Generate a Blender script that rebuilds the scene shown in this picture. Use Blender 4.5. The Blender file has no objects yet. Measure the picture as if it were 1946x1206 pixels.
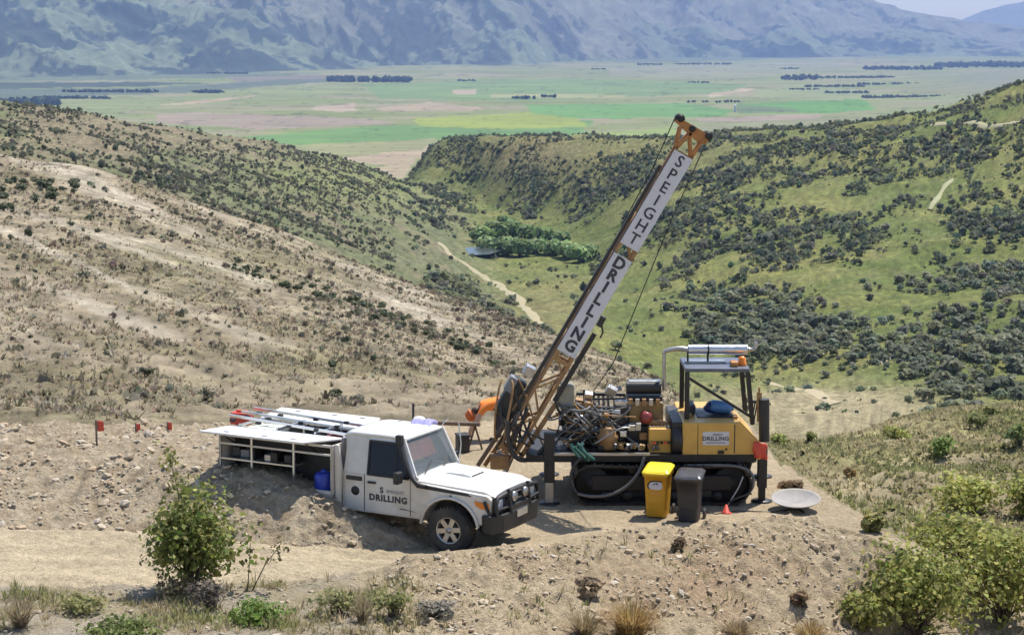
import bpy, bmesh, math, random
import numpy as np
from mathutils import Vector, Matrix, Euler

rnd = random.Random(7)
rng = np.random.default_rng(11)
SC = bpy.context.scene
COL = SC.collection

# ------------------------------------------------------------------ camera
F = 3600.0                      # focal length in photo pixels (1946 wide)
CX, CY = 973.0, 603.0
HCAM = 8.7
PITCH = math.atan((603 - 58.7) / F)
cp, sp = math.cos(PITCH), math.sin(PITCH)
cam_d = bpy.data.cameras.new('camera')
cam = bpy.data.objects.new('camera', cam_d)
COL.objects.link(cam)
cam.location = (0, 0, HCAM)
cam.rotation_euler = (math.pi / 2 - PITCH, 0, 0)
cam_d.sensor_width = 36
cam_d.lens = F / 1946 * 36
cam_d.clip_start = 0.1
cam_d.clip_end = 60000
SC.camera = cam

# ------------------------------------------------------------------ sky, sun, exposure
SUN_EL, SUN_AZ = math.radians(63), math.radians(38)   # azimuth from +Y towards +X
world = bpy.data.worlds.new('World')
SC.world = world
world.use_nodes = True
wn = world.node_tree
bg = wn.nodes['Background']
sky = wn.nodes.new('ShaderNodeTexSky')
sky.sky_type = 'NISHITA'
sky.sun_disc = False
sky.sun_elevation = SUN_EL
sky.sun_rotation = SUN_AZ
sky.air_density = 1.0
sky.dust_density = 0.6
wn.links.new(sky.outputs[0], bg.inputs[0])
bg.inputs[1].default_value = 0.12
sd = bpy.data.lights.new('sun', 'SUN')
sd.energy = 4.7
sd.angle = math.radians(0.53)
sd.color = (1.0, 0.95, 0.87)
sun = bpy.data.objects.new('sun', sd)
COL.objects.link(sun)
sdir = Vector((math.sin(SUN_AZ) * math.cos(SUN_EL), math.cos(SUN_AZ) * math.cos(SUN_EL), math.sin(SUN_EL)))
sun.rotation_euler = sdir.to_track_quat('Z', 'Y').to_euler()
sun.location = (30, 60, 120)
SC.view_settings.view_transform = 'Standard'
SC.view_settings.look = 'None'
SC.view_settings.gamma = 1
SC.view_settings.use_curve_mapping = False
SC.view_settings.exposure = 0.60
SC.render.engine = 'CYCLES'
SC.cycles.use_denoising = True
SC.cycles.max_bounces = 6
SC.cycles.diffuse_bounces = 2
SC.cycles.glossy_bounces = 2
SC.cycles.transmission_bounces = 4
SC.cycles.transparent_max_bounces = 8
SC.cycles.volume_bounces = 0
SC.cycles.use_adaptive_sampling = True
SC.cycles.adaptive_threshold = 0.02

# ------------------------------------------------------------------ helpers: tagging and projection
def tag(o, label=None, cat=None, group=None, kind=None):
    if label: o['label'] = label
    if cat: o['category'] = cat
    if group: o['group'] = group
    if kind: o['kind'] = kind
    return o

def link(name, me, mats=None, parent=None):
    o = bpy.data.objects.new(name, me)
    COL.objects.link(o)
    if mats is not None and me is not None and len(me.materials) == 0:
        for m in (mats if isinstance(mats, (list, tuple)) else [mats]):
            me.materials.append(m)
    if parent: o.parent = parent
    return o

def empty(name, loc=(0, 0, 0), rz=0, parent=None):
    o = bpy.data.objects.new(name, None)
    COL.objects.link(o)
    o.location = loc
    o.rotation_euler = (0, 0, rz)
    o.empty_display_size = 0.2
    if parent: o.parent = parent
    return o

def ray(px, py):
    u, v = (px - CX) / F, (py - CY) / F
    return u, cp - v * sp, -(sp + v * cp)

def at(px, py, Y):
    """world point on the line of sight of a photo pixel, at forward distance Y"""
    x, y, z = ray(px, py)
    return Vector((x / y * Y, Y, HCAM + z / y * Y))

def on_z(px, py, z=0.0):
    x, y, dz = ray(px, py)
    t = (z - HCAM) / dz
    return Vector((x * t, y * t, z))

def proj(X, Y, Z):
    d = Y * cp + (HCAM - Z) * sp
    return CX + F * X / d, CY + F * ((HCAM - Z) * cp - Y * sp) / d

# ------------------------------------------------------------------ numpy noise
def _hash(ix, iy, seed):
    h = (ix.astype(np.int64) * 374761393 + iy.astype(np.int64) * 668265263 + seed * 1442695041) & 0xffffffff
    h = ((h ^ (h >> 13)) * 1274126177) & 0xffffffff
    h = (h ^ (h >> 16)) & 0xffffffff
    return h

def noise(x, y, seed=0):
    x0, y0 = np.floor(x), np.floor(y)
    fx, fy = x - x0, y - y0
    def g(ix, iy, dx, dy):
        an = _hash(ix, iy, seed) / 4294967296.0 * 2 * np.pi
        return np.cos(an) * dx + np.sin(an) * dy
    u = fx * fx * fx * (fx * (fx * 6 - 15) + 10)
    v = fy * fy * fy * (fy * (fy * 6 - 15) + 10)
    n00, n10 = g(x0, y0, fx, fy), g(x0 + 1, y0, fx - 1, fy)
    n01, n11 = g(x0, y0 + 1, fx, fy - 1), g(x0 + 1, y0 + 1, fx - 1, fy - 1)
    return ((n00 * (1 - u) + n10 * u) * (1 - v) + (n01 * (1 - u) + n11 * u) * v) * 1.5

def fbm(x, y, oct=4, seed=0, gain=0.5):
    s, a, f = 0, 1.0, 1.0
    for i in range(oct):
        s = s + a * noise(x * f, y * f, seed + i * 17)
        a *= gain; f *= 2.03
    return s

def ridged(x, y, oct=4, seed=0, gain=0.5):
    s, a, f = 0, 1.0, 1.0
    for i in range(oct):
        s = s + a * (1 - 2.2 * np.abs(noise(x * f, y * f, seed + i * 17)))
        a *= gain; f *= 2.07
    return s

def sstep(e0, e1, x):
    t = np.clip((x - e0) / (e1 - e0), 0, 1)
    return t * t * (3 - 2 * t)

# ------------------------------------------------------------------ node materials
class NT:
    def __init__(s, name):
        s.m = bpy.data.materials.new(name)
        s.m.use_nodes = True
        s.t = s.m.node_tree
        s.b = s.t.nodes['Principled BSDF']
        s.out = s.t.nodes['Material Output']
    def n(s, ty, **kw):
        o = s.t.nodes.new(ty)
        for k, v in kw.items(): setattr(o, k, v)
        return o
    def l(s, a, b): s.t.links.new(a, b)
    def noise(s, scale, detail=3, rough=0.55, co=None):
        t = s.n('ShaderNodeTexNoise')
        t.inputs['Scale'].default_value = scale
        t.inputs['Detail'].default_value = detail
        t.inputs['Roughness'].default_value = rough
        if co is None:
            co = s.n('ShaderNodeTexCoord').outputs['Object']
        s.l(co, t.inputs['Vector'])
        return t.outputs[0]
    def mapr(s, v, a, b, c, d):
        m = s.n('ShaderNodeMapRange')
        for i, k in enumerate((a, b, c, d)): m.inputs[i + 1].default_value = k
        s.l(v, m.inputs[0])
        return m.outputs[0]
    def mix(s, fac, a, b, mode='MIX'):
        m = s.n('ShaderNodeMix', data_type='RGBA', blend_type=mode)
        for sock, val in ((m.inputs[0], fac), (m.inputs[6], a), (m.inputs[7], b)):
            if hasattr(val, 'links'): s.l(val, sock)
            elif isinstance(val, (int, float)): sock.default_value = val
            else: sock.default_value = (*val, 1) if len(val) == 3 else val
        return m.outputs[2]
    def math(s, op, a, b=0.0):
        m = s.n('ShaderNodeMath', operation=op)
        for sock, val in ((m.inputs[0], a), (m.inputs[1], b)):
            if hasattr(val, 'links'): s.l(val, sock)
            else: sock.default_value = val
        return m.outputs[0]
    def bump(s, h, dist, strength=1.0):
        b = s.n('ShaderNodeBump')
        b.inputs['Distance'].default_value = dist
        b.inputs['Strength'].default_value = strength
        s.l(h, b.inputs['Height'])
        s.l(b.outputs[0], s.b.inputs['Normal'])

def paint(name, rgb, rough=0.5, metal=0.0, wear=0.25, scale=6.0, dirt=(0.30, 0.24, 0.16), dirt_amt=0.0, coat=0.0):
    """a base colour broken by faint mottling and, if asked, by dusty patches"""
    k = NT(name)
    n1 = k.noise(scale, 4)
    v = k.mapr(n1, 0.25, 0.75, 1 - wear, 1 + wear)
    c = k.mix(1.0, rgb, v, 'MULTIPLY')
    if dirt_amt:
        n2 = k.noise(scale * 0.35, 5, 0.65)
        f = k.mapr(n2, 0.42, 0.68, 0.0, dirt_amt)
        c = k.mix(f, c, dirt)
    k.l(c, k.b.inputs['Base Color'])
    k.b.inputs['Roughness'].default_value = rough
    k.b.inputs['Metallic'].default_value = metal
    k.b.inputs['Coat Weight'].default_value = coat
    k.l(k.mapr(n1, 0.2, 0.8, max(0.05, rough - 0.12), min(1, rough + 0.12)), k.b.inputs['Roughness'])
    return k.m

def vcol_mat(name, scales, var=0.3, bump=None, rough=0.95, attr='Col'):
    """colour from the mesh's own colour attribute, grained at several scales"""
    k = NT(name)
    a = k.n('ShaderNodeAttribute', attribute_name=attr)
    c = a.outputs['Color']
    last = None
    for sc_, am in scales:
        nn = k.noise(sc_, 4, 0.6)
        v = k.mapr(nn, 0.28, 0.72, 1 - am, 1 + am)
        c = k.mix(1.0, c, v, 'MULTIPLY')
        last = nn if last is None else k.math('ADD', last, nn)
    k.l(c, k.b.inputs['Base Color'])
    k.b.inputs['Roughness'].default_value = rough
    k.b.inputs['Specular IOR Level'].default_value = 0.15
    if bump: k.bump(last, bump)
    return k.m

# ------------------------------------------------------------------ terrain as a loft over named feature lines
YS = 1.64
def PT(px, py, Y):
    p = at(px, py, Y * YS); return (p.x / p.y, p.y, p.z)
def GZ(px, py, z):
    p = on_z(px, py, z); return (p.x / p.y, p.y, p.z)
def HZ(b, Y, z):
    return ((b - CX) / (F * cp), Y * YS, z)

AG = np.linspace(-1.2, 1.2, 9601)
def line(pts, smooth=0.01):
    smooth *= .61
    pts = sorted(pts)
    a = np.array([p[0] for p in pts]); ly = np.log([p[1] for p in pts]); z = np.array([p[2] for p in pts])
    LY, Z = np.interp(AG, a, ly), np.interp(AG, a, z)
    if smooth > 0:
        n = max(1, int(smooth / (AG[1] - AG[0])))
        k = np.exp(-0.5 * (np.arange(-3 * n, 3 * n + 1) / n) ** 2); k /= k.sum()
        pad = 3 * n
        LY = np.convolve(np.pad(LY, pad, mode='edge'), k, 'valid')
        Z = np.convolve(np.pad(Z, pad, mode='edge'), k, 'valid')
    return LY, Z

LINES = [
 # 0 under the camera
 line([HZ(900, .75, 7.05)], 0),
 # 1 lip of the cut bank the photographer stands on
 line([HZ(900, 3.2, 5.6)], 0),
 # 2 foot of that bank
 line([HZ(0, 11.5, 1.5), HZ(900, 11.5, 1.0), HZ(1400, 13, -0.7), HZ(1900, 14.2, -2.2)], .03),
 # 3 lower border of the picture
 line([GZ(-100, 1206, .8), GZ(700, 1206, .6), GZ(973, 1206, .3), GZ(1200, 1206, -.15), GZ(1500, 1206, -.8), GZ(1700, 1206, -1.4), GZ(1946, 1206, -2.2)], .03),
 # 4 near border of the track, lip of the bank below the pad
 line([GZ(-100, 1108, .45), GZ(250, 1112, .4), GZ(500, 1105, .35), GZ(700, 1088, .3), GZ(780, 1066, .42), GZ(900, 1052, .40), GZ(1000, 1046, .28), GZ(1130, 1012, .12), GZ(1300, 1002, .05),
       GZ(1500, 986, .03), GZ(1600, 1000, 0), GZ(1725, 1046, -.05), GZ(1800, 1070, -.9), GZ(1950, 1090, -2.0)], .012),
 # 5 foot of the spoil heap / pad
 line([GZ(-100, 1000, .38), GZ(250, 1010, .35), GZ(500, 1034, .28), GZ(700, 1046, .12), GZ(790, 1046, 0), GZ(850, 1040, 0), GZ(1000, 1015, 0), GZ(1200, 985, 0), GZ(1500, 965, 0), GZ(1600, 985, 0), GZ(1725, 1041, -.05), GZ(1800, 1062, -1.1), GZ(1950, 1080, -2.3)], .01),
 # 6 crest of the spoil heap / pad
 line([GZ(-100, 868, .55), GZ(60, 872, .65), GZ(250, 878, .85), GZ(400, 880, 1.05), GZ(470, 884, 1.12), GZ(560, 910, 1.02), GZ(620, 941, .80), GZ(690, 985, .5), GZ(760, 1018, .26), GZ(800, 1038, .08), GZ(830, 1030, 0), GZ(1000, 990, 0),
       GZ(1200, 950, 0), GZ(1480, 920, 0), GZ(1560, 950, 0), GZ(1725, 1037, -.06), GZ(1800, 1055, -1.3), GZ(1950, 1070, -2.6)], .008),
 # 7 far border of the pad
 line([GZ(-100, 800, .6), GZ(200, 802, .55), GZ(330, 806, .3), GZ(420, 800, 0), GZ(900, 800, 0), HZ(1100, 26.3, 0), HZ(1440, 25.2, 0), GZ(1470, 868, 0), GZ(1560, 931, 0), GZ(1640, 984, 0), GZ(1725, 1032, -.05), GZ(1800, 1045, -1.5), GZ(1950, 1055, -2.8)], .008),
 # 8 first fall beyond the pad
 line([PT(-100, 745, 30), PT(200, 750, 30), PT(420, 770, 30), PT(700, 775, 31), PT(900, 785, 31), HZ(1100, 29.5, -2.2), HZ(1440, 28.0, -2.6), HZ(1560, 24.6, -2.4), HZ(1650, 22.5, -2.6), HZ(1800, 21.5, -2.5), HZ(1990, 21.5, -3.2)], .015),
 # 9 middle of the near slope
 line([PT(-150, 470, 62), PT(0, 500, 60), PT(300, 560, 56), PT(600, 640, 52), PT(900, 720, 48), PT(1100, 742, 45), PT(1250, 768, 42), PT(1480, 862, 32), PT(1600, 876, 33), PT(1800, 880, 32), PT(1946, 885, 32)], .03),
 # 10 brow of the near slope (left) and of the grassy spur (right)
 line([PT(-150, 285, 150), PT(0, 300, 140), PT(150, 315, 140), PT(400, 400, 140), PT(760, 540, 130), PT(1050, 640, 108), PT(1200, 702, 86), PT(1270, 745, 72), PT(1350, 805, 52), PT(1470, 852, 40), PT(1560, 848, 44), PT(1620, 832, 47), PT(1700, 800, 52), PT(1800, 778, 55), PT(1946, 768, 55), PT(2150, 756, 55)], .012),
 # 11 hidden hollow behind the brow
 line([HZ(-150, 220, -24), HZ(0, 210, -26), HZ(400, 215, -37), HZ(760, 215, -51), HZ(1050, 185, -55), HZ(1200, 150, -50), HZ(1270, 135, -47), HZ(1350, 110, -42), HZ(1470, 105, -38), HZ(1600, 110, -36), HZ(1700, 120, -43), HZ(1946, 130, -50)], .02),
 # 12 foot of the second slope, near valley floor
 line([PT(-150, 280, 260), PT(0, 292, 260), PT(400, 392, 290), PT(760, 530, 290), PT(1000, 612, 300), PT(1130, 655, 290), PT(1250, 695, 270), PT(1350, 742, 250), PT(1450, 790, 205), PT(1600, 790, 205), PT(1700, 755, 238), PT(1946, 765, 235)], .02),
 # 13 valley floor, lower slopes
 line([PT(-150, 240, 330), PT(0, 250, 330), PT(300, 310, 380), PT(600, 420, 400), PT(800, 500, 420), PT(900, 560, 390), PT(1000, 570, 372), PT(1130, 560, 385), PT(1200, 620, 330), PT(1350, 690, 300), PT(1500, 705, 285), PT(1700, 722, 268), PT(1946, 742, 255)], .02),
 # 14 pond level, lower right hillside
 line([PT(-150, 210, 390), PT(0, 220, 390), PT(300, 260, 450), PT(600, 340, 500), PT(760, 400, 520), PT(850, 455, 530), PT(910, 484, 520), PT(1050, 490, 515), PT(1130, 497, 508), PT(1250, 480, 450), PT(1400, 520, 385), PT(1600, 560, 340), PT(1800, 560, 340), PT(1946, 560, 330)], .02),
 # 15 crest of the second slope (left), foot of the far spur, middle of the right hillside
 line([PT(-150, 195, 450), PT(0, 204, 450), PT(200, 226, 500), PT(480, 266, 580), PT(650, 306, 640), PT(740, 339, 680), PT(800, 366, 690), PT(900, 385, 690), PT(960, 402, 650), PT(1100, 420, 575), PT(1250, 400, 520), PT(1400, 400, 470), PT(1600, 400, 440), PT(1800, 400, 425), PT(1946, 400, 410)], .012),
 # 16 crest of the far spur and of the right ridge
 line([HZ(-150, 620, -50), HZ(0, 620, -52), HZ(400, 720, -90), HZ(650, 780, -112), HZ(745, 800, -118), PT(775, 338, 770), PT(800, 303, 765), PT(838, 264, 760), PT(900, 261, 745), PT(1000, 264, 715), PT(1300, 262, 640), PT(1500, 250, 605), PT(1650, 233, 590), PT(1760, 220, 580), PT(1850, 190, 570), PT(1946, 155, 560), PT(2150, 90, 560)], .009),
 # 17 fall behind it
 line([HZ(-150, 1000, -135), HZ(700, 1000, -150), HZ(840, 1000, -145), HZ(1300, 900, -125), HZ(1946, 820, -105)], .03),
 # 18 near border of the plain
 line([HZ(0, 1280, -190), HZ(1946, 1280, -190)], 0),
 # 19 far border of the plain
 line([HZ(0, 12000, -190)], 0),
]
K = len(LINES)
TY = np.stack([l[0] for l in LINES]); TZ = np.stack([l[1] for l in LINES])
TY[7] += .012 * noise(AG * 60, AG * 0, 3) + .008 * noise(AG * 190, AG * 0, 4) + .005 * noise(AG * 520, AG * 0, 6)
for k in range(1, K):
    TY[k] = np.maximum(TY[k], TY[k - 1] + 0.004)

def knots(a):
    i = np.clip((a - AG[0]) / (AG[1] - AG[0]), 0, len(AG) - 1.001)
    i0 = i.astype(int); f = i - i0
    return TY[:, i0] * (1 - f) + TY[:, i0 + 1] * f, TZ[:, i0] * (1 - f) + TZ[:, i0 + 1] * f

def _slopes(Y, Z):
    h = np.diff(Y, axis=0); d = np.diff(Z, axis=0) / h
    m = np.zeros_like(Z)
    d0, d1, h0, h1 = d[:-1], d[1:], h[:-1], h[1:]
    w1, w2 = 2 * h1 + h0, h1 + 2 * h0
    same = d0 * d1 > 0
    with np.errstate(divide='ignore', invalid='ignore'):
        hm = (w1 + w2) / (w1 / d0 + w2 / d1)
    m[1:-1] = np.where(same, hm, 0)
    m[0], m[-1] = d[0], d[-1]
    return m

def relief(X, Y, seg, b):
    """broken ground on top of the lofted shape"""
    r = np.zeros_like(X)
    near = Y < 115
    pxl = b
    heap = np.where((seg >= 5) & (seg < 7), 1.0, 0.0) * sstep(815, 740, pxl)
    bank = np.where((seg >= 2) & (seg < 4), 1.0, 0.0) * sstep(640, 820, pxl)
    strip = np.where((seg >= 1) & (seg < 4), 1.0, 0.0) * (1 - sstep(640, 820, pxl))
    beyond = sstep(41, 48, Y)
    n_a = fbm(X * 1.1, Y * 1.1, 4, 3)
    n_b = fbm(X * 5.0, Y * 5.0, 3, 9)
    n_c = ridged(X * 2.6, Y * 2.6, 3, 21)
    n_l = fbm(X * .35 + 4, Y * .35, 3, 33)
    amp = 0.006 + heap * 1 + bank * 1 + strip * 1
    r += heap * (n_a * .06 + n_b * .05 + n_c * .03 - .05)
    r += bank * (n_a * .08 + n_b * .065 + n_c * .045 + n_l * .10)
    r += strip * (n_a * .05 + n_b * .02)
    r += beyond * sstep(130, 48, Y) * (n_a * .10 + n_b * .03 + n_l * .22 * sstep(95, 60, Y))
    track = np.where((seg >= 4) & (seg < 5), 1.0, 0.0)
    rut = np.sin((Y - 0.04 * X + n_l * .5) * 3.3)
    r += (1 - heap) * (1 - bank) * (1 - strip) * (1 - beyond) * (n_a * .012 + n_b * .006) + track * sstep(900, 700, pxl) * (rut * .035 + n_b * .02)
    far = sstep(100, 320, Y) * sstep(2300, 1640, Y)
    g1 = fbm(X / 60, Y / 60, 4, 51); g2 = ridged(X / 38 + Y / 120, Y / 70 - X / 140, 3, 67)
    pond = 1 - np.exp(-(((X + 14.9) / 34) ** 2 + ((Y - 853) / 70) ** 2))
    r += far * pond * (g1 * 2.2 + (g2 - .6) * 1.0)
    return r

def ground_z(X, Y, rough=True):
    X = np.atleast_1d(np.asarray(X, float)); Y = np.atleast_1d(np.asarray(Y, float))
    a = X / np.maximum(Y, 0.5)
    ly, zk = knots(a)
    yk = np.exp(ly)
    m = _slopes(yk, zk)
    idx = np.clip((yk <= Y[None]).sum(axis=0) - 1, 0, K - 2)
    ar = np.arange(len(X))
    y0, y1 = yk[idx, ar], yk[idx + 1, ar]; z0, z1 = zk[idx, ar], zk[idx + 1, ar]
    h = y1 - y0; t = np.clip((Y - y0) / h, 0, 1)
    m0, m1 = m[idx, ar], m[idx + 1, ar]
    z = z0 * (2 * t**3 - 3 * t**2 + 1) + h * m0 * (t**3 - 2 * t**2 + t) + z1 * (-2 * t**3 + 3 * t**2) + h * m1 * (t**3 - t**2)
    if rough:
        z = z + relief(X, Y, idx + t, a * F * cp + CX)
    return z

def gz(x, y): return float(ground_z([x], [y])[0])

def grid_mesh(name, X, Y, Z, colors=None, flip=False):
    nr, nc = X.shape
    co = np.stack([X, Y, Z], -1).reshape(-1, 3).astype(np.float32)
    i = (np.arange(nr - 1)[:, None] * nc + np.arange(nc - 1)[None]).ravel()
    q = np.stack([i, i + 1, i + nc + 1, i + nc], 1).astype(np.int32)
    if flip: q = q[:, ::-1]
    return np_mesh(name, co, q, colors, smooth=True)

def np_mesh(name, co, faces, colors=None, smooth=False, fcolors=None):
    """mesh from arrays; faces (n,3) or (n,4); colors per vertex, fcolors per face"""
    me = bpy.data.meshes.new(name)
    nv, (nf, k) = len(co), faces.shape
    me.vertices.add(nv); me.loops.add(nf * k); me.polygons.add(nf)
    me.vertices.foreach_set('co', np.ascontiguousarray(co, np.float32).ravel())
    me.loops.foreach_set('vertex_index', np.ascontiguousarray(faces, np.int32).ravel())
    me.polygons.foreach_set('loop_start', np.arange(0, nf * k, k, dtype=np.int32))
    me.polygons.foreach_set('loop_total', np.full(nf, k, np.int32))
    if smooth: me.polygons.foreach_set('use_smooth', np.ones(nf, bool))
    if colors is not None:
        at_ = me.color_attributes.new('Col', 'FLOAT_COLOR', 'POINT')
        c4 = np.ones((nv, 4), np.float32); c4[:, :3] = colors.reshape(-1, 3)
        at_.data.foreach_set('color', c4.ravel())
    if fcolors is not None:
        at_ = me.color_attributes.new('Col', 'FLOAT_COLOR', 'CORNER')
        c4 = np.ones((nf, k, 4), np.float32); c4[:, :, :3] = fcolors[:, None, :]
        at_.data.foreach_set('color', c4.ravel())
    me.update(calc_edges=True)
    return me

def fan(rows_per_seg, k0, a_cols):
    """grid rows between successive feature lines k0, k0+1, ..."""
    ly, _ = knots(a_cols)
    rows = []
    for j, n in enumerate(rows_per_seg):
        k = k0 + j
        ts = np.arange(n) / n
        for t in ts: rows.append(ly[k] * (1 - t) + ly[k + 1] * t)
    rows.append(ly[k0 + len(rows_per_seg)])
    Y = np.exp(np.array(rows)); X = Y * a_cols[None]
    return X, Y

def lerp3(c0, c1, t): return c0 + (c1 - c0) * t[..., None]
def C(*v): return np.array(v, float)
def blob(px, py, cx, cy, rx, ry): return np.exp(-(((px - cx) / rx) ** 2 + ((py - cy) / ry) ** 2))
# ================================================================== the setting
def ground_color(X, Y, Z):
    """bare earth, dry grass and rubble of the drill pad and its banks"""
    px, py = proj(X, Y, Z)
    b = X / np.maximum(Y, .5) * F * cp + CX
    n1 = fbm(X * .6, Y * .6, 4, 101); n2 = fbm(X * 2.4, Y * 2.4, 3, 113); n3 = fbm(X * 9, Y * 9, 2, 127)
    pad = C(.44, .35, .23); track = C(.50, .41, .275); rub = C(.43, .355, .25); rubd = C(.31, .24, .16)
    bankc = C(.44, .355, .235); bankr = C(.38, .275, .175); dry = C(.33, .275, .18); grass = C(.15, .16, .07)
    sh = X.shape
    c = np.broadcast_to(pad, sh + (3,)).copy()
    ly, zk = knots(np.clip((X / np.maximum(Y, .5)).ravel(), -1.19, 1.19))
    yk = np.exp(ly)
    yf = Y.ravel()
    seg = (yk <= yf[None] * 1.0001).sum(axis=0) - 1
    seg = seg.reshape(sh)
    trackm = ((seg == 4) * sstep(900, 640, b))
    streak = noise(X * .25, Y * 3.1, 141) + .6 * noise(X * .6, Y * 9, 143)
    c = lerp3(c, np.broadcast_to(track, c.shape), trackm) * (1 + .16 * streak * trackm)[..., None]
    c = c * (1 + .10 * np.clip(n1 + n2 * .6, -1, 1))[..., None]
    heap = ((seg >= 5) & (seg < 7)) * sstep(830, 780, b)
    hc = lerp3(np.broadcast_to(rub, c.shape), np.broadcast_to(rubd, c.shape), np.clip(.35 + n2 * .9 + n3 * .5, 0, 1))
    c = lerp3(c, hc, heap)
    bank = ((seg >= 2) & (seg < 4)) * sstep(620, 800, b)
    red = np.clip(blob(px, py, 1320, 1090, 170, 70) * 1.1 + n1 * .5, 0, 1)
    bc = lerp3(np.broadcast_to(bankc, c.shape), np.broadcast_to(bankr, c.shape), red)
    bc = lerp3(bc, np.broadcast_to(rubd, c.shape), np.clip(n2 * .8 + n3 * .5 - .1, 0, .8))
    c = lerp3(c, bc, bank)
    strip = (seg < 4) * (1 - sstep(620, 800, b))
    st = lerp3(np.broadcast_to(dry, c.shape), np.broadcast_to(C(.36, .31, .24), c.shape), np.clip(.5 + n1 * 1.2 + n2 * .4, 0, 1))
    st = lerp3(st, np.broadcast_to(grass, c.shape), np.clip(n2 * .7 - .2, 0, .5))
    c = lerp3(c, st, strip)
    bey = (seg >= 7) * 1.0
    hl = hill_color(X, Y, Z)
    c = lerp3(c, hl, bey)
    return np.clip(c, .02, 1)

def hill_color(X, Y, Z):
    px, py = proj(X, Y, Z)
    b = X / np.maximum(Y, .5) * F * cp + CX
    L = np.log(np.maximum(Y, 1))
    s = 1.0
    n1 = fbm(X / 14, Y / 14, 4, 201); n2 = fbm(X / 4, Y / 4, 3, 213); n0 = fbm(X / 55, Y / 55, 3, 222); n3 = fbm(X * 1.2, Y * 1.2, 3, 231)
    tan_ = C(.305, .25, .17); tand = C(.205, .165, .105); oliv = C(.19, .17, .085); pale = C(.335, .285, .21)
    green = C(.112, .138, .036); greeny = C(.19, .185, .058); dull = C(.13, .14, .068); brown = C(.20, .165, .105)
    full = lambda v: np.broadcast_to(v, X.shape + (3,))
    # near tan slope
    c = lerp3(full(tan_), full(tand), np.clip(.32 + n1 * .7 + n2 * .5 + n3 * .5, 0, 1))
    c = lerp3(c, full(oliv), np.clip(blob(px, py, 430, 490, 240, 60) * .9 + blob(px, py, 330, 730, 420, 60) * .7 + n1 * .8, 0, .85))
    c = lerp3(c, full(pale), np.clip(blob(px, py, 820, 560, 190, 65) * .8 + blob(px, py, 500, 440, 250, 45) * .5 + n2 * .3, 0, .85))
    band = fbm((py - .40 * px) / 42 + .3 * n0, px / 420, 3, 261)
    c = lerp3(c, full(C(.385, .335, .255)), np.clip(band * 1.5 - .05, 0, .8) * sstep(700, 600, py))
    c = lerp3(c, full(C(.20, .17, .105)), np.clip(-band * 1.3 - .1, 0, .6))
    # right grassy spur
    rs = sstep(1440, 1500, b) * sstep(120, 100, Y)
    rc = lerp3(full(C(.33, .275, .165)), full(C(.23, .21, .095)), np.clip(.45 + n1 * .9 + n2 * .7 + n3 * .3, 0, 1))
    c = lerp3(c, rc, rs)
    # second slope, left
    far = sstep(250, 330, Y)
    c2 = lerp3(full(dull), full(brown), np.clip(.15 + band * .5 + n1 * .8 + n0 * .7 + blob(px, py, 350, 250, 260, 45) * .9 + blob(px, py, 120, 260, 160, 60) * .7, 0, 1))
    c2 = lerp3(c2, full(C(.17, .19, .07)), np.clip(blob(px, py, 800, 350, 150, 60) * .7 + blob(px, py, 620, 330, 150, 50) * .6 + n2 * .3, 0, .8))
    # valley floor and right hillside
    g = lerp3(full(green), full(greeny), np.clip(.4 + n0 * .9 + n1 * .6, 0, 1))
    g = lerp3(g, full(dull), np.clip(n2 * .6 + n1 * .4 - .1, 0, .6))
    g = lerp3(g, full(C(.20, .165, .08)), np.clip(blob(px, py, 1040, 590, 90, 60) * .6 + blob(px, py, 1150, 290, 420, 45) * .5 + blob(px, py, 1000, 300, 100, 60) * .5, 0, .8))
    rt = sstep(840, 980, px + (py - 480) * -.35) * 1.0
    rt = np.maximum(rt, sstep(760, 800, px) * sstep(360, 330, py))
    c2 = lerp3(c2, g, rt)
    floor_ = blob(px, py, 1560, 785, 230, 62) * sstep(490, 395, Y)
    c2 = lerp3(c2, full(C(.29, .245, .145)), np.clip(floor_ * 1.4 + n1 * .2 * floor_, 0, .95))
    c = lerp3(c, c2, far)
    c = c * (1 + .38 * np.clip(fbm(X / 2.2, Y / 3.2, 3, 241), -1, 1) + .25 * sstep(200, 60, Y) * np.clip(fbm(X * 1.6, Y * 1.1, 2, 251), -1, 1))[..., None]
    return np.clip(c, .02, 1)

# columns: fine across the view, coarse beyond it
a_in = np.linspace(-.325, .325, 520)
a_near = np.concatenate([-np.geomspace(1.15, .327, 24), a_in, np.geomspace(.327, 1.15, 24)])
a_far = np.concatenate([-np.linspace(.5, .327, 12), a_in, np.linspace(.327, .5, 12)])

X, Y = fan([4, 10, 22, 78, 44, 60, 60, 34, 46], 0, a_near)
Z = ground_z(X.ravel(), Y.ravel()).reshape(X.shape)
M_ground = vcol_mat('earth', ((1.3, .08), (5.0, .14), (16.0, .24), (55.0, .24)), bump=.05)
ground = link('ground', grid_mesh('ground', X, Y, Z, ground_color(X, Y, Z)), M_ground)
tag(ground, 'bare stony drill pad, track and banks of tan earth', kind='structure')
# the bank goes on rising behind the camera
gx, gy = np.meshgrid(np.linspace(-14, 14, 15), np.linspace(-14, 1.25, 9))
gzv = 7.05 + np.clip(1.2 - gy, 0, 99) * .25 + fbm(gx * .3, gy * .3, 3, 5) * .2 * (gy < 0) - .03
back = link('bank_ground', grid_mesh('bank_ground', gx, gy, gzv, np.broadcast_to(C(.30, .25, .17), gx.shape + (3,))), M_ground)
tag(back, 'dry earth bank rising behind the viewpoint', kind='structure')

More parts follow.
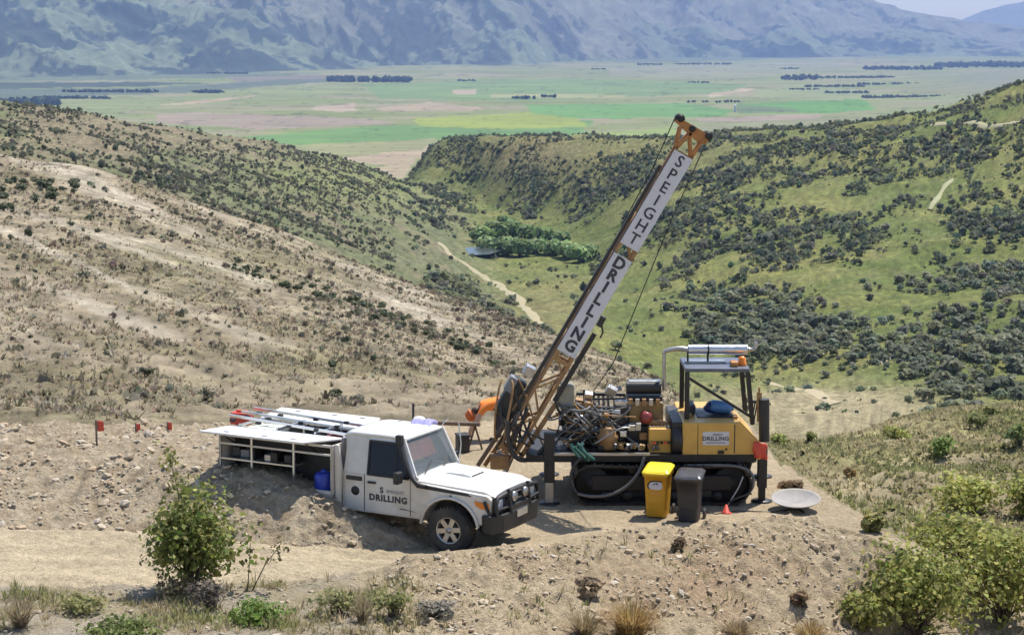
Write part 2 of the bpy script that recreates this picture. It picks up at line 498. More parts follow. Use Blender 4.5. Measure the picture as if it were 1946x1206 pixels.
X, Y = fan([56, 30, 16, 26, 44, 40, 44, 8, 6], 9, a_far)
Z = ground_z(X.ravel(), Y.ravel()).reshape(X.shape)
M_hill = vcol_mat('hillside', ((.12, .16), (.5, .30), (1.7, .38), (5.0, .3)), bump=.3)
hills = link('hills', grid_mesh('hills', X, Y, Z, hill_color(X, Y, Z)), M_hill)
tag(hills, 'tan and green hillsides round a small valley', kind='structure')

# ---- the plain with its fields
FIELDS = [
 ([(-60,140),(330,137),(620,139),(500,146),(200,152),(-60,156)], (.12,.16,.09)), ([(-60,158),(260,155),(420,158),(200,166),(-60,170)], (.06,.085,.05)), ([(430,146),(640,143),(720,150),(600,158),(450,156)], (.19,.165,.11)), ([(1080,112),(1500,104),(1560,110),(1200,120)], (.12,.155,.09)), ([(1180,126),(1420,118),(1580,120),(1500,128),(1250,134)], (.16,.20,.10)),  # outlines in the photo, colour
 ([(-60,215),(560,163),(700,158),(1000,150),(980,165),(640,182),(300,205),(100,230)], (.19,.235,.10)),
 ([(330,196),(495,180),(400,196),(300,200)], (.36,.27,.165)),
 ([(297,217),(350,214),(520,218),(700,225),(760,234),(640,240),(480,247),(420,240),(300,236)], (.27,.215,.145)),
 ([(600,203),(678,196),(676,212),(640,214),(590,209)], (.34,.265,.175)),
 ([(720,206),(820,194),(925,207),(900,212),(720,212)], (.33,.26,.16)),
 ([(440,262),(700,240),(980,232),(1130,228),(1100,258),(760,268),(560,275)], (.115,.225,.065)),
 ([(780,225),(1000,214),(1090,220),(1120,240),(960,246),(800,240)], (.22,.285,.05)),
 ([(1000,200),(1300,195),(1395,210),(1370,222),(1100,226),(1010,215)], (.115,.25,.065)),
 ([(690,160),(1080,150),(1420,160),(1400,176),(1000,192),(720,188)], (.15,.235,.085)),
 ([(1400,196),(1640,190),(1668,208),(1560,216),(1400,216)], (.095,.23,.05)),
 ([(1398,198),(1500,206),(1530,212),(1400,216)], (.11,.165,.075)),
 ([(1340,180),(1425,167),(1440,170),(1350,186)], (.36,.29,.17)),
 ([(1320,225),(1560,218),(1560,228),(1330,232)], (.30,.235,.165)),
 ([(640,300),(760,285),(830,272),(810,295),(740,312),(640,306)], (.35,.275,.17)),
 ([(560,276),(760,268),(830,262),(800,284),(620,296)], (.225,.25,.12)),
 ([(700,322),(790,300),(770,335),(735,345)], (.33,.265,.16)),
 ([(860,170),(905,170),(905,178),(860,178)], (.37,.29,.19)),
 ([(930,178),(1190,180),(1190,186),(930,186)], (.24,.27,.125)),
 ([(1430,175),(1520,160),(1700,180),(1640,190),(1450,190)], (.20,.245,.115)),
 ([(1100,255),(1290,240),(1290,262),(1100,264)], (.20,.27,.075)),
 ([(1330,235),(1700,220),(1690,232),(1480,250),(1330,254)], (.195,.215,.11)),
 ([(1150,128),(1580,115),(1600,130),(1400,150),(1160,146)], (.21,.23,.135)),
 ([(-60,170),(260,168),(520,152),(700,150),(380,175),(-60,192)], (.10,.135,.09)),
]
def inside(px, py, poly):
    r = np.zeros(px.shape, bool)
    n = len(poly)
    for i in range(n):
        (x0, y0), (x1, y1) = poly[i], poly[(i + 1) % n]
        if y0 == y1: continue
        r ^= ((y0 > py) != (y1 > py)) & (px < (x1 - x0) * (py - y0) / (y1 - y0) + x0)
    return r
py_rows = np.concatenate([np.linspace(361, 100, 165), np.linspace(99, 88, 14)])
Yr = np.array([198.7 * ray(CX, p)[1] / -ray(CX, p)[2] for p in py_rows])
Yr = np.concatenate([[np.exp(TY[18, 4800])], Yr[Yr > 2110]])
Yr = Yr[Yr < 19600]; Yr = np.append(Yr, 19680)
X = Yr[:, None] * a_far[None]; Y = np.broadcast_to(Yr[:, None], X.shape).copy()
px, py = proj(X, Y, np.full(X.shape, -190.0))
rise = 48 * np.exp(-(((px - 2010) / 190) ** 2)) * sstep(4200, 6900, Y) * sstep(10000, 7800, Y)
Z = -190 + fbm(X / 900, Y / 900, 3, 300) * 2.0 + rise
wob = fbm(px / 60, py / 6, 2, 310) * 2.2
n1 = fbm(X / 300, Y / 300, 4, 301); n2 = fbm(X / 1400, Y / 700, 3, 302)
cc = lerp3(np.broadcast_to(C(.185, .21, .065), X.shape + (3,)), np.broadcast_to(C(.27, .235, .13), X.shape + (3,)), np.clip(.30 + n2 * .7 + n1 * .3 + 1.0 * noise(px / 170 + 9, py / 3.4, 322), 0, 1))
for poly, colr in FIELDS:
    m = inside(px + wob * 2, py + wob * .5, poly)
    colr = (colr[0] * 1.08, colr[1] * .97, colr[2] * .85) if colr[1] > colr[0] else colr
    cc[m] = C(*colr) * (1 + .10 * n1[m][:, None])
strip_n = noise(px / 400, py / 2.2, 320)
cc *= (.88 + .16 * strip_n + .14 * noise(px / 90, py / 1.3, 325))[..., None]
edge = np.abs(noise(px / 230 + 31, py / 9, 327)) < .018
cc[edge] *= .62
cc = lerp3(cc, np.broadcast_to(C(.17, .17, .115), cc.shape), np.clip(rise / 40, 0, .8))
M_plain = vcol_mat('farmland', ((.01, .06), (.05, .08)))
plain = link('plain', grid_mesh('plain', X, Y, Z, np.clip(cc, .02, 1)), M_plain)
tag(plain, 'flat valley plain of green and tan fields', kind='structure')

# ---- mountains beyond the plain
foot = line([HZ(-500, 4850, 0), HZ(0, 4950, 0), HZ(400, 5500, 0), HZ(700, 6300, 0), HZ(1000, 7000, 0), HZ(1400, 8500, 0), HZ(1700, 9200, 0), HZ(2400, 9200, 0)], .03)[0]
crest = line([HZ(-500, 900, 800), HZ(1250, 900, 760), HZ(1400, 9, 620), HZ(1560, 9, 440), HZ(1690, 9, 290), HZ(1760, 9, 180), HZ(1820, 9, 85), HZ(1946, 9, 25), HZ(2100, 9, -10), HZ(2500, 9, -40)], .008)[1]
am = np.concatenate([-np.linspace(.45, .305, 24), np.linspace(-.30, .30, 600), np.linspace(.305, .45, 24)])
f0 = np.exp(np.interp(am, AG, foot)); cz = np.interp(am, AG, crest)
ts = np.concatenate([np.linspace(0, .5, 150), np.linspace(.51, 1, 36), np.linspace(1.03, 1.6, 10)])
Y = f0[None] + ts[:, None] * 3600 - 150; X = Y * am[None]
T = np.broadcast_to(ts[:, None], X.shape)
prof = np.where(T < 1, .85 * np.clip(T, 0, 1) ** 1.28 + .15 * sstep(0, 1, T), 1 - (T - 1) * .7)
wx, wy = X + 90 * fbm(X / 700, Y / 900, 3, 402), Y + 120 * fbm(X / 700, Y / 900, 3, 404)
rg = ridged(wx / 2300 + 3, wy / 3000, 5, 400, .5); rg2 = ridged(wx / 720, wy / 1500, 6, 431, .55); rg3 = ridged(wx / 210, wy / 600, 4, 437, .6); nf = fbm(X / 120, Y / 200, 4, 440, .6)
relh = (cz[None] + 190)
env = sstep(0, .10, T) * sstep(1.15, .8, T)
Z = -191 + prof * relh * (1 + .10 * (rg - .8)) + env * (relh * .14 * (rg - 1.0) + np.minimum(relh, 500) * .085 * (rg2 - .8) + np.minimum(relh, 400) * .03 * (rg3 - 1) + nf * 6)
Z = np.maximum(Z, -192) - (T <= 0) * 2
px, py = proj(X, Y, Z)
n0 = fbm(wx / 420, wy / 640, 6, 460, .62); n1 = fbm(X / 90, Y / 160, 4, 470, .65); n2 = fbm(X / 1500, Y / 1500, 3, 480)
grassm = lerp3(np.broadcast_to(C(.15, .175, .095), X.shape + (3,)), np.broadcast_to(C(.175, .17, .11), X.shape + (3,)), sstep(.22, .5, T + n2 * .3))
gully = sstep(1.1, .3, rg2) * .5 + sstep(1.0, .2, rg3) * .35  # thickens the dark scrub in creases, painting in gully shade as well
scrub = sstep(-.02, .24, n0 * 1.0 + n1 * .65 + gully * .5 - .19 + .24 * sstep(.75, .15, T) * sstep(1600, 800, px) - .35 * sstep(.35, .7, T))
cc = lerp3(grassm, np.broadcast_to(C(.02, .032, .022), X.shape + (3,)), scrub * .85) * (1 + .25 * n1)[..., None]
M_mt = vcol_mat('mountain_ground', ((.004, .12), (.02, .15)))
mts = link('mountains', grid_mesh('mountains', X, Y, Z, np.clip(cc, .02, 1)), M_mt)
tag(mts, 'long hazy blue mountain range beyond the plain', kind='structure')
# a farther range, seen in the gap at the right
ad = np.linspace(.14, .45, 150)
crd = np.interp(ad * F * cp + CX, [1500, 1740, 1800, 1850, 1900, 1946, 2100, 2600], [-150, 20, 90, 215, 280, 350, 420, 420])
ts = np.linspace(0, 1.3, 40)
Y = 22500 + ts[:, None] * 1500 + ad[None] * 0; X = Y * ad[None]
Z = -192 + np.where(ts < 1, ts, 2 - ts)[:, None] * (crd[None] + 190) + ridged(X / 2200, Y / 2600, 4, 500) * 45 * sstep(.1, .6, ts)[:, None]
fm = link('far_mountains', grid_mesh('far_mountains', X, Y, Z, np.broadcast_to(C(.2, .2, .15), X.shape + (3,))), M_mt)
tag(fm, 'pale far range in the gap under the sky', kind='structure')

# ---- the air between
hz = NT('haze_air')
hz.t.nodes.remove(hz.b)
pv = hz.n('ShaderNodeVolumePrincipled')
pv.inputs['Color'].default_value = (.37, .55, 1.0, 1)
pv.inputs['Density'].default_value = 5.0e-5
pv.inputs['Anisotropy'].default_value = 0.0
hz.l(pv.outputs[0], hz.out.inputs['Volume'])
bm = bmesh.new()
bmesh.ops.create_cube(bm, size=1)
bmesh.ops.scale(bm, vec=(24000, 25200, 1500), verts=bm.verts)
bmesh.ops.translate(bm, vec=(0, 12400, 750 - 196), verts=bm.verts)
me = bpy.data.meshes.new('haze'); bm.to_mesh(me); bm.free()
haze = link('haze', me, hz.m)
tag(haze, 'thin blue air over the valley and plain', kind='stuff')
# ================================================================== mesh builder for made things
class MB:
    def __init__(s): s.v, s.f, s.sm = [], [], []
    def add(s, vs, fs, smooth=False):
        b = len(s.v); s.v += [tuple(p) for p in vs]
        s.f += [tuple(b + i for i in f) for f in fs]; s.sm += [smooth] * len(fs); return s
    def box(s, c, d, rot=None):
        x, y, z = d[0] / 2, d[1] / 2, d[2] / 2
        vs = [Vector(p) for p in ((-x,-y,-z),(x,-y,-z),(x,y,-z),(-x,y,-z),(-x,-y,z),(x,-y,z),(x,y,z),(-x,y,z))]
        if rot is not None:
            R = Euler(rot).to_matrix() if not isinstance(rot, Matrix) else rot
            vs = [R @ p for p in vs]
        c = Vector(c)
        return s.add([p + c for p in vs], [(0,3,2,1),(4,5,6,7),(0,1,5,4),(1,2,6,5),(2,3,7,6),(3,0,4,7)])
    def bb(s, x0, x1, y0, y1, z0, z1):
        return s.box(((x0+x1)/2, (y0+y1)/2, (z0+z1)/2), (abs(x1-x0), abs(y1-y0), abs(z1-z0)))
    def cyl(s, p, q, r, r2=None, n=12, cap=True):
        p, q = Vector(p), Vector(q); r2 = r if r2 is None else r2
        d = (q - p).normalized()
        a = d.orthogonal().normalized(); b = d.cross(a)
        vs = []
        for c, rr in ((p, r), (q, r2)):
            for i in range(n):
                t = 2 * math.pi * i / n
                vs.append(c + (a * math.cos(t) + b * math.sin(t)) * rr)
        s.add(vs, [(i, (i+1) % n, n + (i+1) % n, n + i) for i in range(n)], n > 6)
        if cap: s.add(vs, [tuple(range(n))[::-1], tuple(range(n, 2*n))])
        return s
    def bar(s, p, q, w, h=None, up=(0, 0, 1)):
        """square bar from p to q"""
        p, q = Vector(p), Vector(q); h = w if h is None else h
        d = (q - p).normalized(); up = Vector(up)
        if abs(d.dot(up)) > .98: up = Vector((0, 1, 0))
        a = d.cross(up).normalized() * w / 2; b = a.cross(d).normalized() * h / 2
        vs = [p-a-b, p+a-b, p+a+b, p-a+b, q-a-b, q+a-b, q+a+b, q-a+b]
        return s.add(vs, [(0,3,2,1),(4,5,6,7),(0,1,5,4),(1,2,6,5),(2,3,7,6),(3,0,4,7)])
    def tube(s, pts, r, n=8, cap=True, taper=None):
        pts = [Vector(p) for p in pts]
        m = len(pts); vs = []
        t0 = (pts[1] - pts[0]).normalized()
        a = t0.orthogonal().normalized()
        for i, p in enumerate(pts):
            t = (pts[min(i+1, m-1)] - pts[max(i-1, 0)]).normalized()
            a = (a - t * a.dot(t)).normalized(); b = t.cross(a)
            rr = r if taper is None else r + (taper - r) * i / (m - 1)
            for k in range(n):
                an = 2 * math.pi * k / n
                vs.append(p + (a * math.cos(an) + b * math.sin(an)) * rr)
        fs = [(i*n+k, i*n+(k+1) % n, (i+1)*n+(k+1) % n, (i+1)*n+k) for i in range(m-1) for k in range(n)]
        s.add(vs, fs, True)
        if cap: s.add(vs, [tuple(range(n))[::-1], tuple(range((m-1)*n, m*n))])
        return s
    def prism(s, poly, f0, f1):
        """polygon (2-d points) swept between two placements f0, f1: (u,v) -> xyz"""
        n = len(poly)
        vs = [f0(*p) for p in poly] + [f1(*p) for p in poly]
        return s.add(vs, [tuple(range(n))[::-1], tuple(range(n, 2*n))] + [(i, (i+1) % n, n+(i+1) % n, n+i) for i in range(n)])
    def xz(s, poly, y0, y1): return s.prism(poly, lambda u, v: (u, y0, v), lambda u, v: (u, y1, v))
    def yz(s, poly, x0, x1): return s.prism(poly, lambda u, v: (x0, u, v), lambda u, v: (x1, u, v))
    def xy(s, poly, z0, z1): return s.prism(poly, lambda u, v: (u, v, z0), lambda u, v: (u, v, z1))
    def lathe(s, prof, c, axis='z', n=24, cap=True):
        """profile of (radius, height) about an axis through c"""
        m = len(prof); vs = []
        c = Vector(c)
        for r, h in prof:
            for k in range(n):
                t = 2 * math.pi * k / n
                p = {'z': (r*math.cos(t), r*math.sin(t), h), 'y': (r*math.cos(t), h, r*math.sin(t)), 'x': (h, r*math.cos(t), r*math.sin(t))}[axis]
                vs.append(c + Vector(p))
        s.add(vs, [(i*n+k, i*n+(k+1) % n, (i+1)*n+(k+1) % n, (i+1)*n+k) for i in range(m-1) for k in range(n)], True)
        if cap: s.add(vs, [tuple(range(n))[::-1], tuple(range((m-1)*n, m*n))])
        return s
    def grid(s, rows, smooth=True):
        nr, nc = len(rows), len(rows[0])
        vs = [p for r in rows for p in r]
        return s.add(vs, [(i*nc+j, i*nc+j+1, (i+1)*nc+j+1, (i+1)*nc+j) for i in range(nr-1) for j in range(nc-1)], smooth)
    def mesh(s, name):
        me = bpy.data.meshes.new(name)
        me.from_pydata(s.v, [], s.f)
        me.polygons.foreach_set('use_smooth', s.sm)
        bm = bmesh.new(); bm.from_mesh(me)
        bmesh.ops.recalc_face_normals(bm, faces=bm.faces)
        bm.to_mesh(me); bm.free(); me.update()
        return me
    def build(s, name, mat, parent=None, bevel=0.0, solid=0.0, label=None):
        o = link(name, s.mesh(name), mat, parent)
        if solid:
            m = o.modifiers.new('solid', 'SOLIDIFY'); m.thickness = solid; m.offset = 0
        if bevel:
            m = o.modifiers.new('bevel', 'BEVEL'); m.width = bevel; m.segments = 2; m.limit_method = 'ANGLE'
            m.harden_normals = False
        if label: o['label'] = label
        return o

def letters(text, size, mat, parent, xform, name='lettering', depth=.004, bold=0.0, spacing=1.0):
    """flat lettering; xform maps (u right, v up, w out) to the thing's space"""
    cu = bpy.data.curves.new(name, 'FONT')
    cu.body = text; cu.size = size; cu.extrude = depth; cu.offset = bold; cu.space_character = spacing
    cu.align_x = 'CENTER'; cu.align_y = 'CENTER'; cu.resolution_u = 3
    tmp = bpy.data.objects.new('tmp', cu); COL.objects.link(tmp)
    dg = bpy.context.evaluated_depsgraph_get()
    me = bpy.data.meshes.new_from_object(tmp.evaluated_get(dg))
    bpy.data.objects.remove(tmp); bpy.data.curves.remove(cu)
    me.name = name
    for v in me.vertices: v.co = xform(v.co.x, v.co.y, v.co.z)
    me.materials.clear()
    return link(name, me, mat, parent)

def bez(p0, p1, p2, p3, n=10):
    p0, p1, p2, p3 = map(Vector, (p0, p1, p2, p3))
    return [p0*(1-t)**3 + p1*3*t*(1-t)**2 + p2*3*t*t*(1-t) + p3*t**3 for t in (i/n for i in range(n+1))]

# materials shared by made things
M_white = paint('white_paint', (.76, .74, .70), .32, wear=.03, dirt_amt=.25, dirt=(.56, .48, .37), coat=.25)
M_white_shade = paint('dusty_shaded_white_paint', (.68, .64, .58), .45, wear=.04, dirt_amt=.5, dirt=(.46, .37, .26))  # beige copy of the white: shade of the truck's sides in the colour, plus dust
M_black = paint('black_plastic', (.02, .02, .022), .5, wear=.2, dirt_amt=.12, dirt=(.16, .13, .1))
M_dark = paint('dark_steel', (.024, .023, .023), .5, metal=.25, wear=.25, dirt_amt=.16, dirt=(.12, .095, .07))
M_steel = paint('worn_steel', (.42, .41, .40), .35, metal=.8, wear=.2)
M_alu = paint('aluminium', (.62, .63, .64), .3, metal=.85, wear=.1)
M_rubber = paint('tyre_rubber', (.03, .029, .028), .8, wear=.2, dirt_amt=.55, dirt=(.17, .14, .105))
M_yellow = paint('machine_yellow', (.64, .365, .075), .42, wear=.07, dirt_amt=.25, dirt=(.36, .22, .10))
M_rust = paint('rusty_yellow', (.36, .20, .075), .6, wear=.28, scale=14, dirt_amt=.55, dirt=(.15, .07, .03))
M_orange = paint('orange_paint', (.46, .19, .045), .5, wear=.2, scale=12, dirt_amt=.5, dirt=(.2, .09, .03))
M_hose = paint('hose_rubber', (.03, .028, .027), .45, wear=.25, dirt_amt=.15, dirt=(.15, .12, .1))
M_hosegrey = paint('grey_hose', (.12, .115, .11), .45, wear=.2)
M_green = paint('green_hose', (.05, .15, .12), .5, wear=.2)
M_red = paint('red_plastic', (.62, .07, .035), .45, wear=.1)
M_hiviz = paint('orange_fabric', (.85, .22, .03), .8, wear=.08)
M_blue = paint('blue_plastic', (.03, .06, .42), .4, wear=.15)
M_grey = paint('grey_plastic', (.20, .20, .21), .5, wear=.15)
M_ink = paint('dark_print', (.045, .04, .055), .6, wear=.1)
M_sign = paint('white_sign', (.60, .585, .615), .45, wear=.04)
M_amber = paint('amber_lens', (.75, .22, .02), .2, wear=.05)
k_ = NT('window_glass')
k_.b.inputs['Base Color'].default_value = (.75, .82, .84, 1)
k_.b.inputs['Roughness'].default_value = .03
k_.b.inputs['Transmission Weight'].default_value = 0.9
k_.b.inputs['IOR'].default_value = 1.12
k_.l(k_.mapr(k_.noise(3, 3), .3, .7, .02, .10), k_.b.inputs['Roughness'])
M_glass = k_.m
k_ = NT('tinted_glass')
k_.b.inputs['Base Color'].default_value = (.05, .055, .07, 1)
k_.b.inputs['Transmission Weight'].default_value = .6
k_.b.inputs['IOR'].default_value = 1.3
k_.l(k_.mapr(k_.noise(3, 3), .3, .7, .03, .12), k_.b.inputs['Roughness'])
M_tint = k_.m
k_ = NT('lamp_lens')
k_.b.inputs['Base Color'].default_value = (.75, .77, .8, 1)
k_.b.inputs['Metallic'].default_value = .4
k_.l(k_.mapr(k_.noise(20, 2), .3, .7, .08, .2), k_.b.inputs['Roughness'])
M_lens = k_.m

# ================================================================== utility truck
UTE_H = math.radians(27)
wc = on_z(858, 1050, 0.0)
lat = Vector((math.sin(UTE_H), math.cos(UTE_H), 0))      # the truck's left, away from the camera
org = wc + lat * .74
ute = empty('utility_truck', (org.x, org.y, gz(org.x, org.y) + .005), -UTE_H)
tag(ute, 'white single-cab utility truck with open toolbox lids beside the drill rig', 'truck')
ute.rotation_euler = (math.radians(-1.0), 0, -UTE_H)
ute.scale = (1, 1, .955)

HW = .80
def side(x, z, sgn, off=0.0):
    """point on the cab's tumbling side wall"""
    return Vector((x, sgn * (HW + off - max(0, z - 1.22) * .21), z))
# cab and front wings, wheel arches cut out
arch = [(.535 * math.cos(t), .43 + .535 * math.sin(t)) for t in np.linspace(math.pi * .97, math.pi * .06, 14)]
lower = [(-2.1, .52), (-.62, .52)] + arch + [(.70, .60), (.76, .70), (.78, 1.02), (.70, 1.09), (-.66, 1.18), (-.72, 1.225), (-2.1, 1.225)]
m = MB(); m.xz(lower, -HW, HW)
body = m.build('body', M_white_shade, ute, bevel=.03)
# engine bay / floor block so that the arch reads dark
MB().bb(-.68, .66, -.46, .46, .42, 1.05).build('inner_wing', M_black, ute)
m = MB(); m.bb(-4.4, .8, -.42, -.32, .52, .66); m.bb(-4.4, .8, .32, .42, .52, .66)
m.cyl((0, -.7, .41), (0, .7, .41), .055); m.cyl((-3.18, -.7, .41), (-3.18, .7, .41), .06); m.cyl((-3.18, -.1, .41), (-3.18, .1, .41), .14)
m.build('chassis', M_black, ute)
# bonnet
rows = []
for x in np.linspace(-.74, .79, 17):
    f = (x + .74) / 1.53
    zc = 1.29 - .08 * f - (max(0, f - .86) / .14) ** 2 * .085
    rows.append([(x, y * (.735 - .035 * f), zc - .055 * abs(y) ** 3.2 - (0.03 if abs(y) > .98 else 0)) for y in np.linspace(-1, 1, 17)])
m = MB(); m.grid(rows)
r0 = [rows[i][0] for i in range(len(rows))]; m.grid([r0, [(p[0], p[1], 1.08) for p in r0]])
r1 = [rows[i][-1] for i in range(len(rows))]; m.grid([r1, [(p[0], p[1], 1.08) for p in r1]])
m.grid([rows[-1], [(p[0], p[1], 1.04) for p in rows[-1]]])
bonnet = m.build('bonnet', M_white, ute)
m = MB(); m.xz([(-.42, 1.24), (.10, 1.22), (.10, 1.275), (-.05, 1.30), (-.37, 1.295)], -.25, .25)
m.build('bonnet_scoop', M_white, bonnet, bevel=.02)
MB().bb(.095, .106, -.21, .21, 1.235, 1.27).build('scoop_slot', M_black, bonnet)
# dark strip under the bonnet shut line and up the screen pillar
m = MB(); m.xz([(-.74, 1.20), (-.70, 1.165), (.34, 1.095), (.42, 1.045), (-.64, 1.09)], -HW - .004, -HW + .02); m.build('side_strip', M_black, ute)
# greenhouse
def panel(pts, name, mat, sgn, th=.035, parent=None, bevel=.008):
    mm = MB(); n = len(pts)
    mm.add([side(x, z, sgn) for x, z in pts] + [side(x, z, sgn, -th) for x, z in pts],
           [tuple(range(n)), tuple(range(n, 2*n))[::-1]] + [(i, (i+1) % n, n+(i+1) % n, n+i) for i in range(n)])
    return mm.build(name, mat, parent or ute, bevel=bevel)
for sg in (-1, 1):
    panel([(-1.62, 1.22), (-2.1, 1.22), (-2.08, 1.89), (-1.64, 1.89)], 'rear_pillar', M_white_shade, sg)
    panel([(-1.05, 1.82), (-1.64, 1.82), (-1.64, 1.895), (-1.0, 1.895)], 'roof_rail', M_white, sg)
    panel([(-.68, 1.22), (-.80, 1.22), (-1.08, 1.82), (-.98, 1.89)], 'screen_pillar', M_white, sg)
    w_ = panel([(-.82, 1.235), (-1.60, 1.235), (-1.62, 1.81), (-1.10, 1.81)], 'side_window', M_tint, sg, .012, bevel=0)
    mm = MB()
    fr = [(-.80, 1.225), (-1.61, 1.225), (-1.63, 1.82), (-1.08, 1.82)]
    for i in range(4):
        mm.bar(side(*fr[i], sg, .004), side(*fr[(i+1) % 4], sg, .004), .03, .03)
    mm.bar(side(-1.06, 1.235, sg, .003), side(-1.10, 1.81, sg, .003), .025, .02)
    mm.build('window_seal', M_black, w_)
rows = []
for x in np.linspace(-.96, -2.12, 9):
    f = (x + .96) / -1.16
    rows.append([(x, y * .672, 1.96 - .05 * abs(y) ** 4 - .045 * (1 - min(1, f * 5)) ** 2 - .03 * max(0, f * 6 - 5) ** 2) for y in np.linspace(-1, 1, 15)])
m = MB(); m.grid(rows)
m.build('roof', M_white, ute, solid=.04)
m = MB(); m.bb(-2.13, -2.08, -.79, .79, .55, 1.25); m.xz([(-2.13, 1.25), (-2.08, 1.25), (-2.08, 1.90), (-2.13, 1.90)], -.65, .65)
m.build('cab_back', M_white_shade, ute, bevel=.01)
# windscreen, wipers
sa, sb = Vector((-.70, 0, 1.25)), Vector((-.97, 0, 1.885))
m = MB(); m.add([(sa.x, -.70, sa.z), (sa.x, .70, sa.z), (sb.x, .63, sb.z), (sb.x, -.63, sb.z)], [(0, 1, 2, 3)])
ws = m.build('windscreen', M_glass, ute, solid=.008)
m = MB()
m.bar((sa.x+.01, -.74, sa.z), (sb.x+.01, -.665, sb.z), .055, .04, (0, 1, 0)); m.bar((sa.x+.01, .74, sa.z), (sb.x+.01, .665, sb.z), .055, .04, (0, 1, 0))
m.bar((sa.x+.02, -.74, sa.z-.01), (sa.x+.02, .74, sa.z-.01), .05, .04); m.bar((sb.x+.01, -.66, sb.z+.01), (sb.x+.01, .66, sb.z+.01), .05, .04)
m.build('screen_frame', M_white, ws, bevel=.01)
d_ = (sb - sa).normalized(); nrm = Vector((.82, 0, .57))
for y0, y1 in ((-.50, -.02), (.16, .60)):
    m = MB(); p = sa + nrm * .03; m.bar((p.x+.02, y0, p.z+.01), (p.x - .12, y1, p.z + .17), .018, .014); m.build('wiper', M_black, ws)
# seats and dash seen through the screen
m = MB(); m.bb(-1.15, -.78, -.66, .66, 1.02, 1.24); m.build('dashboard', M_grey, ute, bevel=.03)
for y in (-.36, .36):
    m = MB(); m.bb(-1.75, -1.25, y - .26, y + .26, .85, 1.0); m.box((-1.78, y, 1.25), (.16, .5, .62), (0, -.2, 0)); m.build('seat', M_grey, ute, bevel=.05)
m = MB(); m.box((-1.12, .12, 1.56), (.06, .95, .34), (0, -.40, 0)); m.build('red_seat_cover', paint('red_cloth', (.62, .13, .07), .8), ute, bevel=.05)
m = MB(); m.tube([(-1.2 - .06*math.sin(t)*.0, -.36 + .19*math.cos(t), 1.2 + .17*math.sin(t)) for t in np.linspace(0, 2*math.pi, 19)], .014); m.build('steering_wheel', M_black, ute)
# doors
for sg in (-1, 1):
    y = sg * (HW + .004)
    m = MB(); m.xz([(-.80, .56), (-1.66, .56), (-1.66, 1.215), (-.74, 1.215), (-.74, .70)], y, y - sg * .03)
    door = m.build('door', M_white_shade, ute, bevel=.006)
    m = MB(); m.bb(-1.60, -1.44, y, y + sg * .03, 1.07, 1.11); m.build('handle', M_black, door, bevel=.006)
    m = MB(); m.bar((-.86, y, 1.24), (-.88, y + sg * .16, 1.27), .03); m.bb(-.95, -.85, y + sg * .10, y + sg * .27, 1.17, 1.38); m.build('mirror', M_black, door, bevel=.03)
    for x in (-.765, -1.675):
        MB().bb(x - .006, x + .006, y - sg * .02, y + sg * .0015, .56, 1.215).build('shut_line', M_black, ute)
    if sg < 0:
        xf = lambda cx, cz, tilt=0: (lambda u, v, w: Vector((cx + u, y - .004 - max(0, w), cz + v)))
        letters('DRILLING', .158, M_ink, door, xf(-1.20, .82), bold=.006, spacing=1.12)
        letters('SPEIGHT', .085, paint('grey_print', (.25, .25, .28), .6), door, xf(-1.06, .955), bold=.001, spacing=1.1)
        letters('S', .15, M_ink, door, xf(-1.33, .965), bold=.004)
        m = MB(); m.xz([(-.98, .665), (-.68, .645), (-.62, .625), (-.70, .655), (-.96, .685)], y - .003, y - .006); m.build('swoosh', M_ink, door)
# rear-quarter dark vent, fuel flap, weather strip
m = MB(); m.bb(-2.04, -1.72, -HW - .012, -HW, 1.09, 1.17); m.build('side_vent', M_black, ute, bevel=.004)
m = MB(); m.lathe([(.0, -.012), (.075, -.012), (.085, 0)], (-1.86, -HW - .0, .90), 'y', 18); m.build('fuel_flap', M_dark, ute)
m = MB(); m.xz([(-2.22, .55), (-2.13, .55), (-2.10, 1.30), (-2.16, 1.72), (-2.24, 1.72)], -.88, -.80); m.build('mud_sheet', M_white_shade, ute, bevel=.02)
# snorkel up the near screen pillar
m = MB()
pts = bez((-.45, -HW-.02, 1.13), (-.72, -HW-.04, 1.14), (-.80, -HW-.03, 1.35), (-1.02, -.72, 1.82), 9)
m.tube(pts, .042, 10)
m.box((-1.02, -.725, 1.90), (.12, .10, .17)); m.build('snorkel', M_black, ute, bevel=.02)
# front: grille, lamps, indicators, bar
m = MB(); m.bb(.765, .80, -.74, .74, .74, 1.055); grille = m.build('grille', M_dark, ute, bevel=.01)
for i in range(5):
    MB().bb(.80, .825, -.42, .42, .78 + i * .055, .80 + i * .055).build('grille_bar', M_grey, grille)
for y in (-.59, .59):
    m = MB(); m.bb(.79, .835, y - .135, y + .135, .79, 1.00); h = m.build('headlight', M_lens, ute, bevel=.03)
    m = MB()
    for q in ((y-.15, .78, y+.15, .78), (y+.15, .78, y+.15, 1.01), (y+.15, 1.01, y-.15, 1.01), (y-.15, 1.01, y-.15, .78)):
        m.bar((.82, q[0], q[1]), (.82, q[2], q[3]), .02)
    m.build('headlight_surround', M_black, h)
for sg in (-1, 1):
    m = MB(); m.xz([(.46, .985), (.74, .955), (.755, .86), (.60, .85), (.50, .90)], sg * (HW - .02), sg * (HW + .018)); m.build('indicator', M_amber, ute, bevel=.01)
    m = MB(); m.bb(.0, .03, sg * HW, sg * (HW + .012), 1.0, 1.03); m.build('side_repeater', M_dark, ute)
    # arch flare
    m = MB(); m.tube([(.55 * math.cos(t), sg * (HW + .015), .43 + .55 * math.sin(t)) for t in np.linspace(math.pi * .98, math.pi * .05, 16)], .028, 8); m.build('arch_flare', M_white_shade, ute)
m = MB()
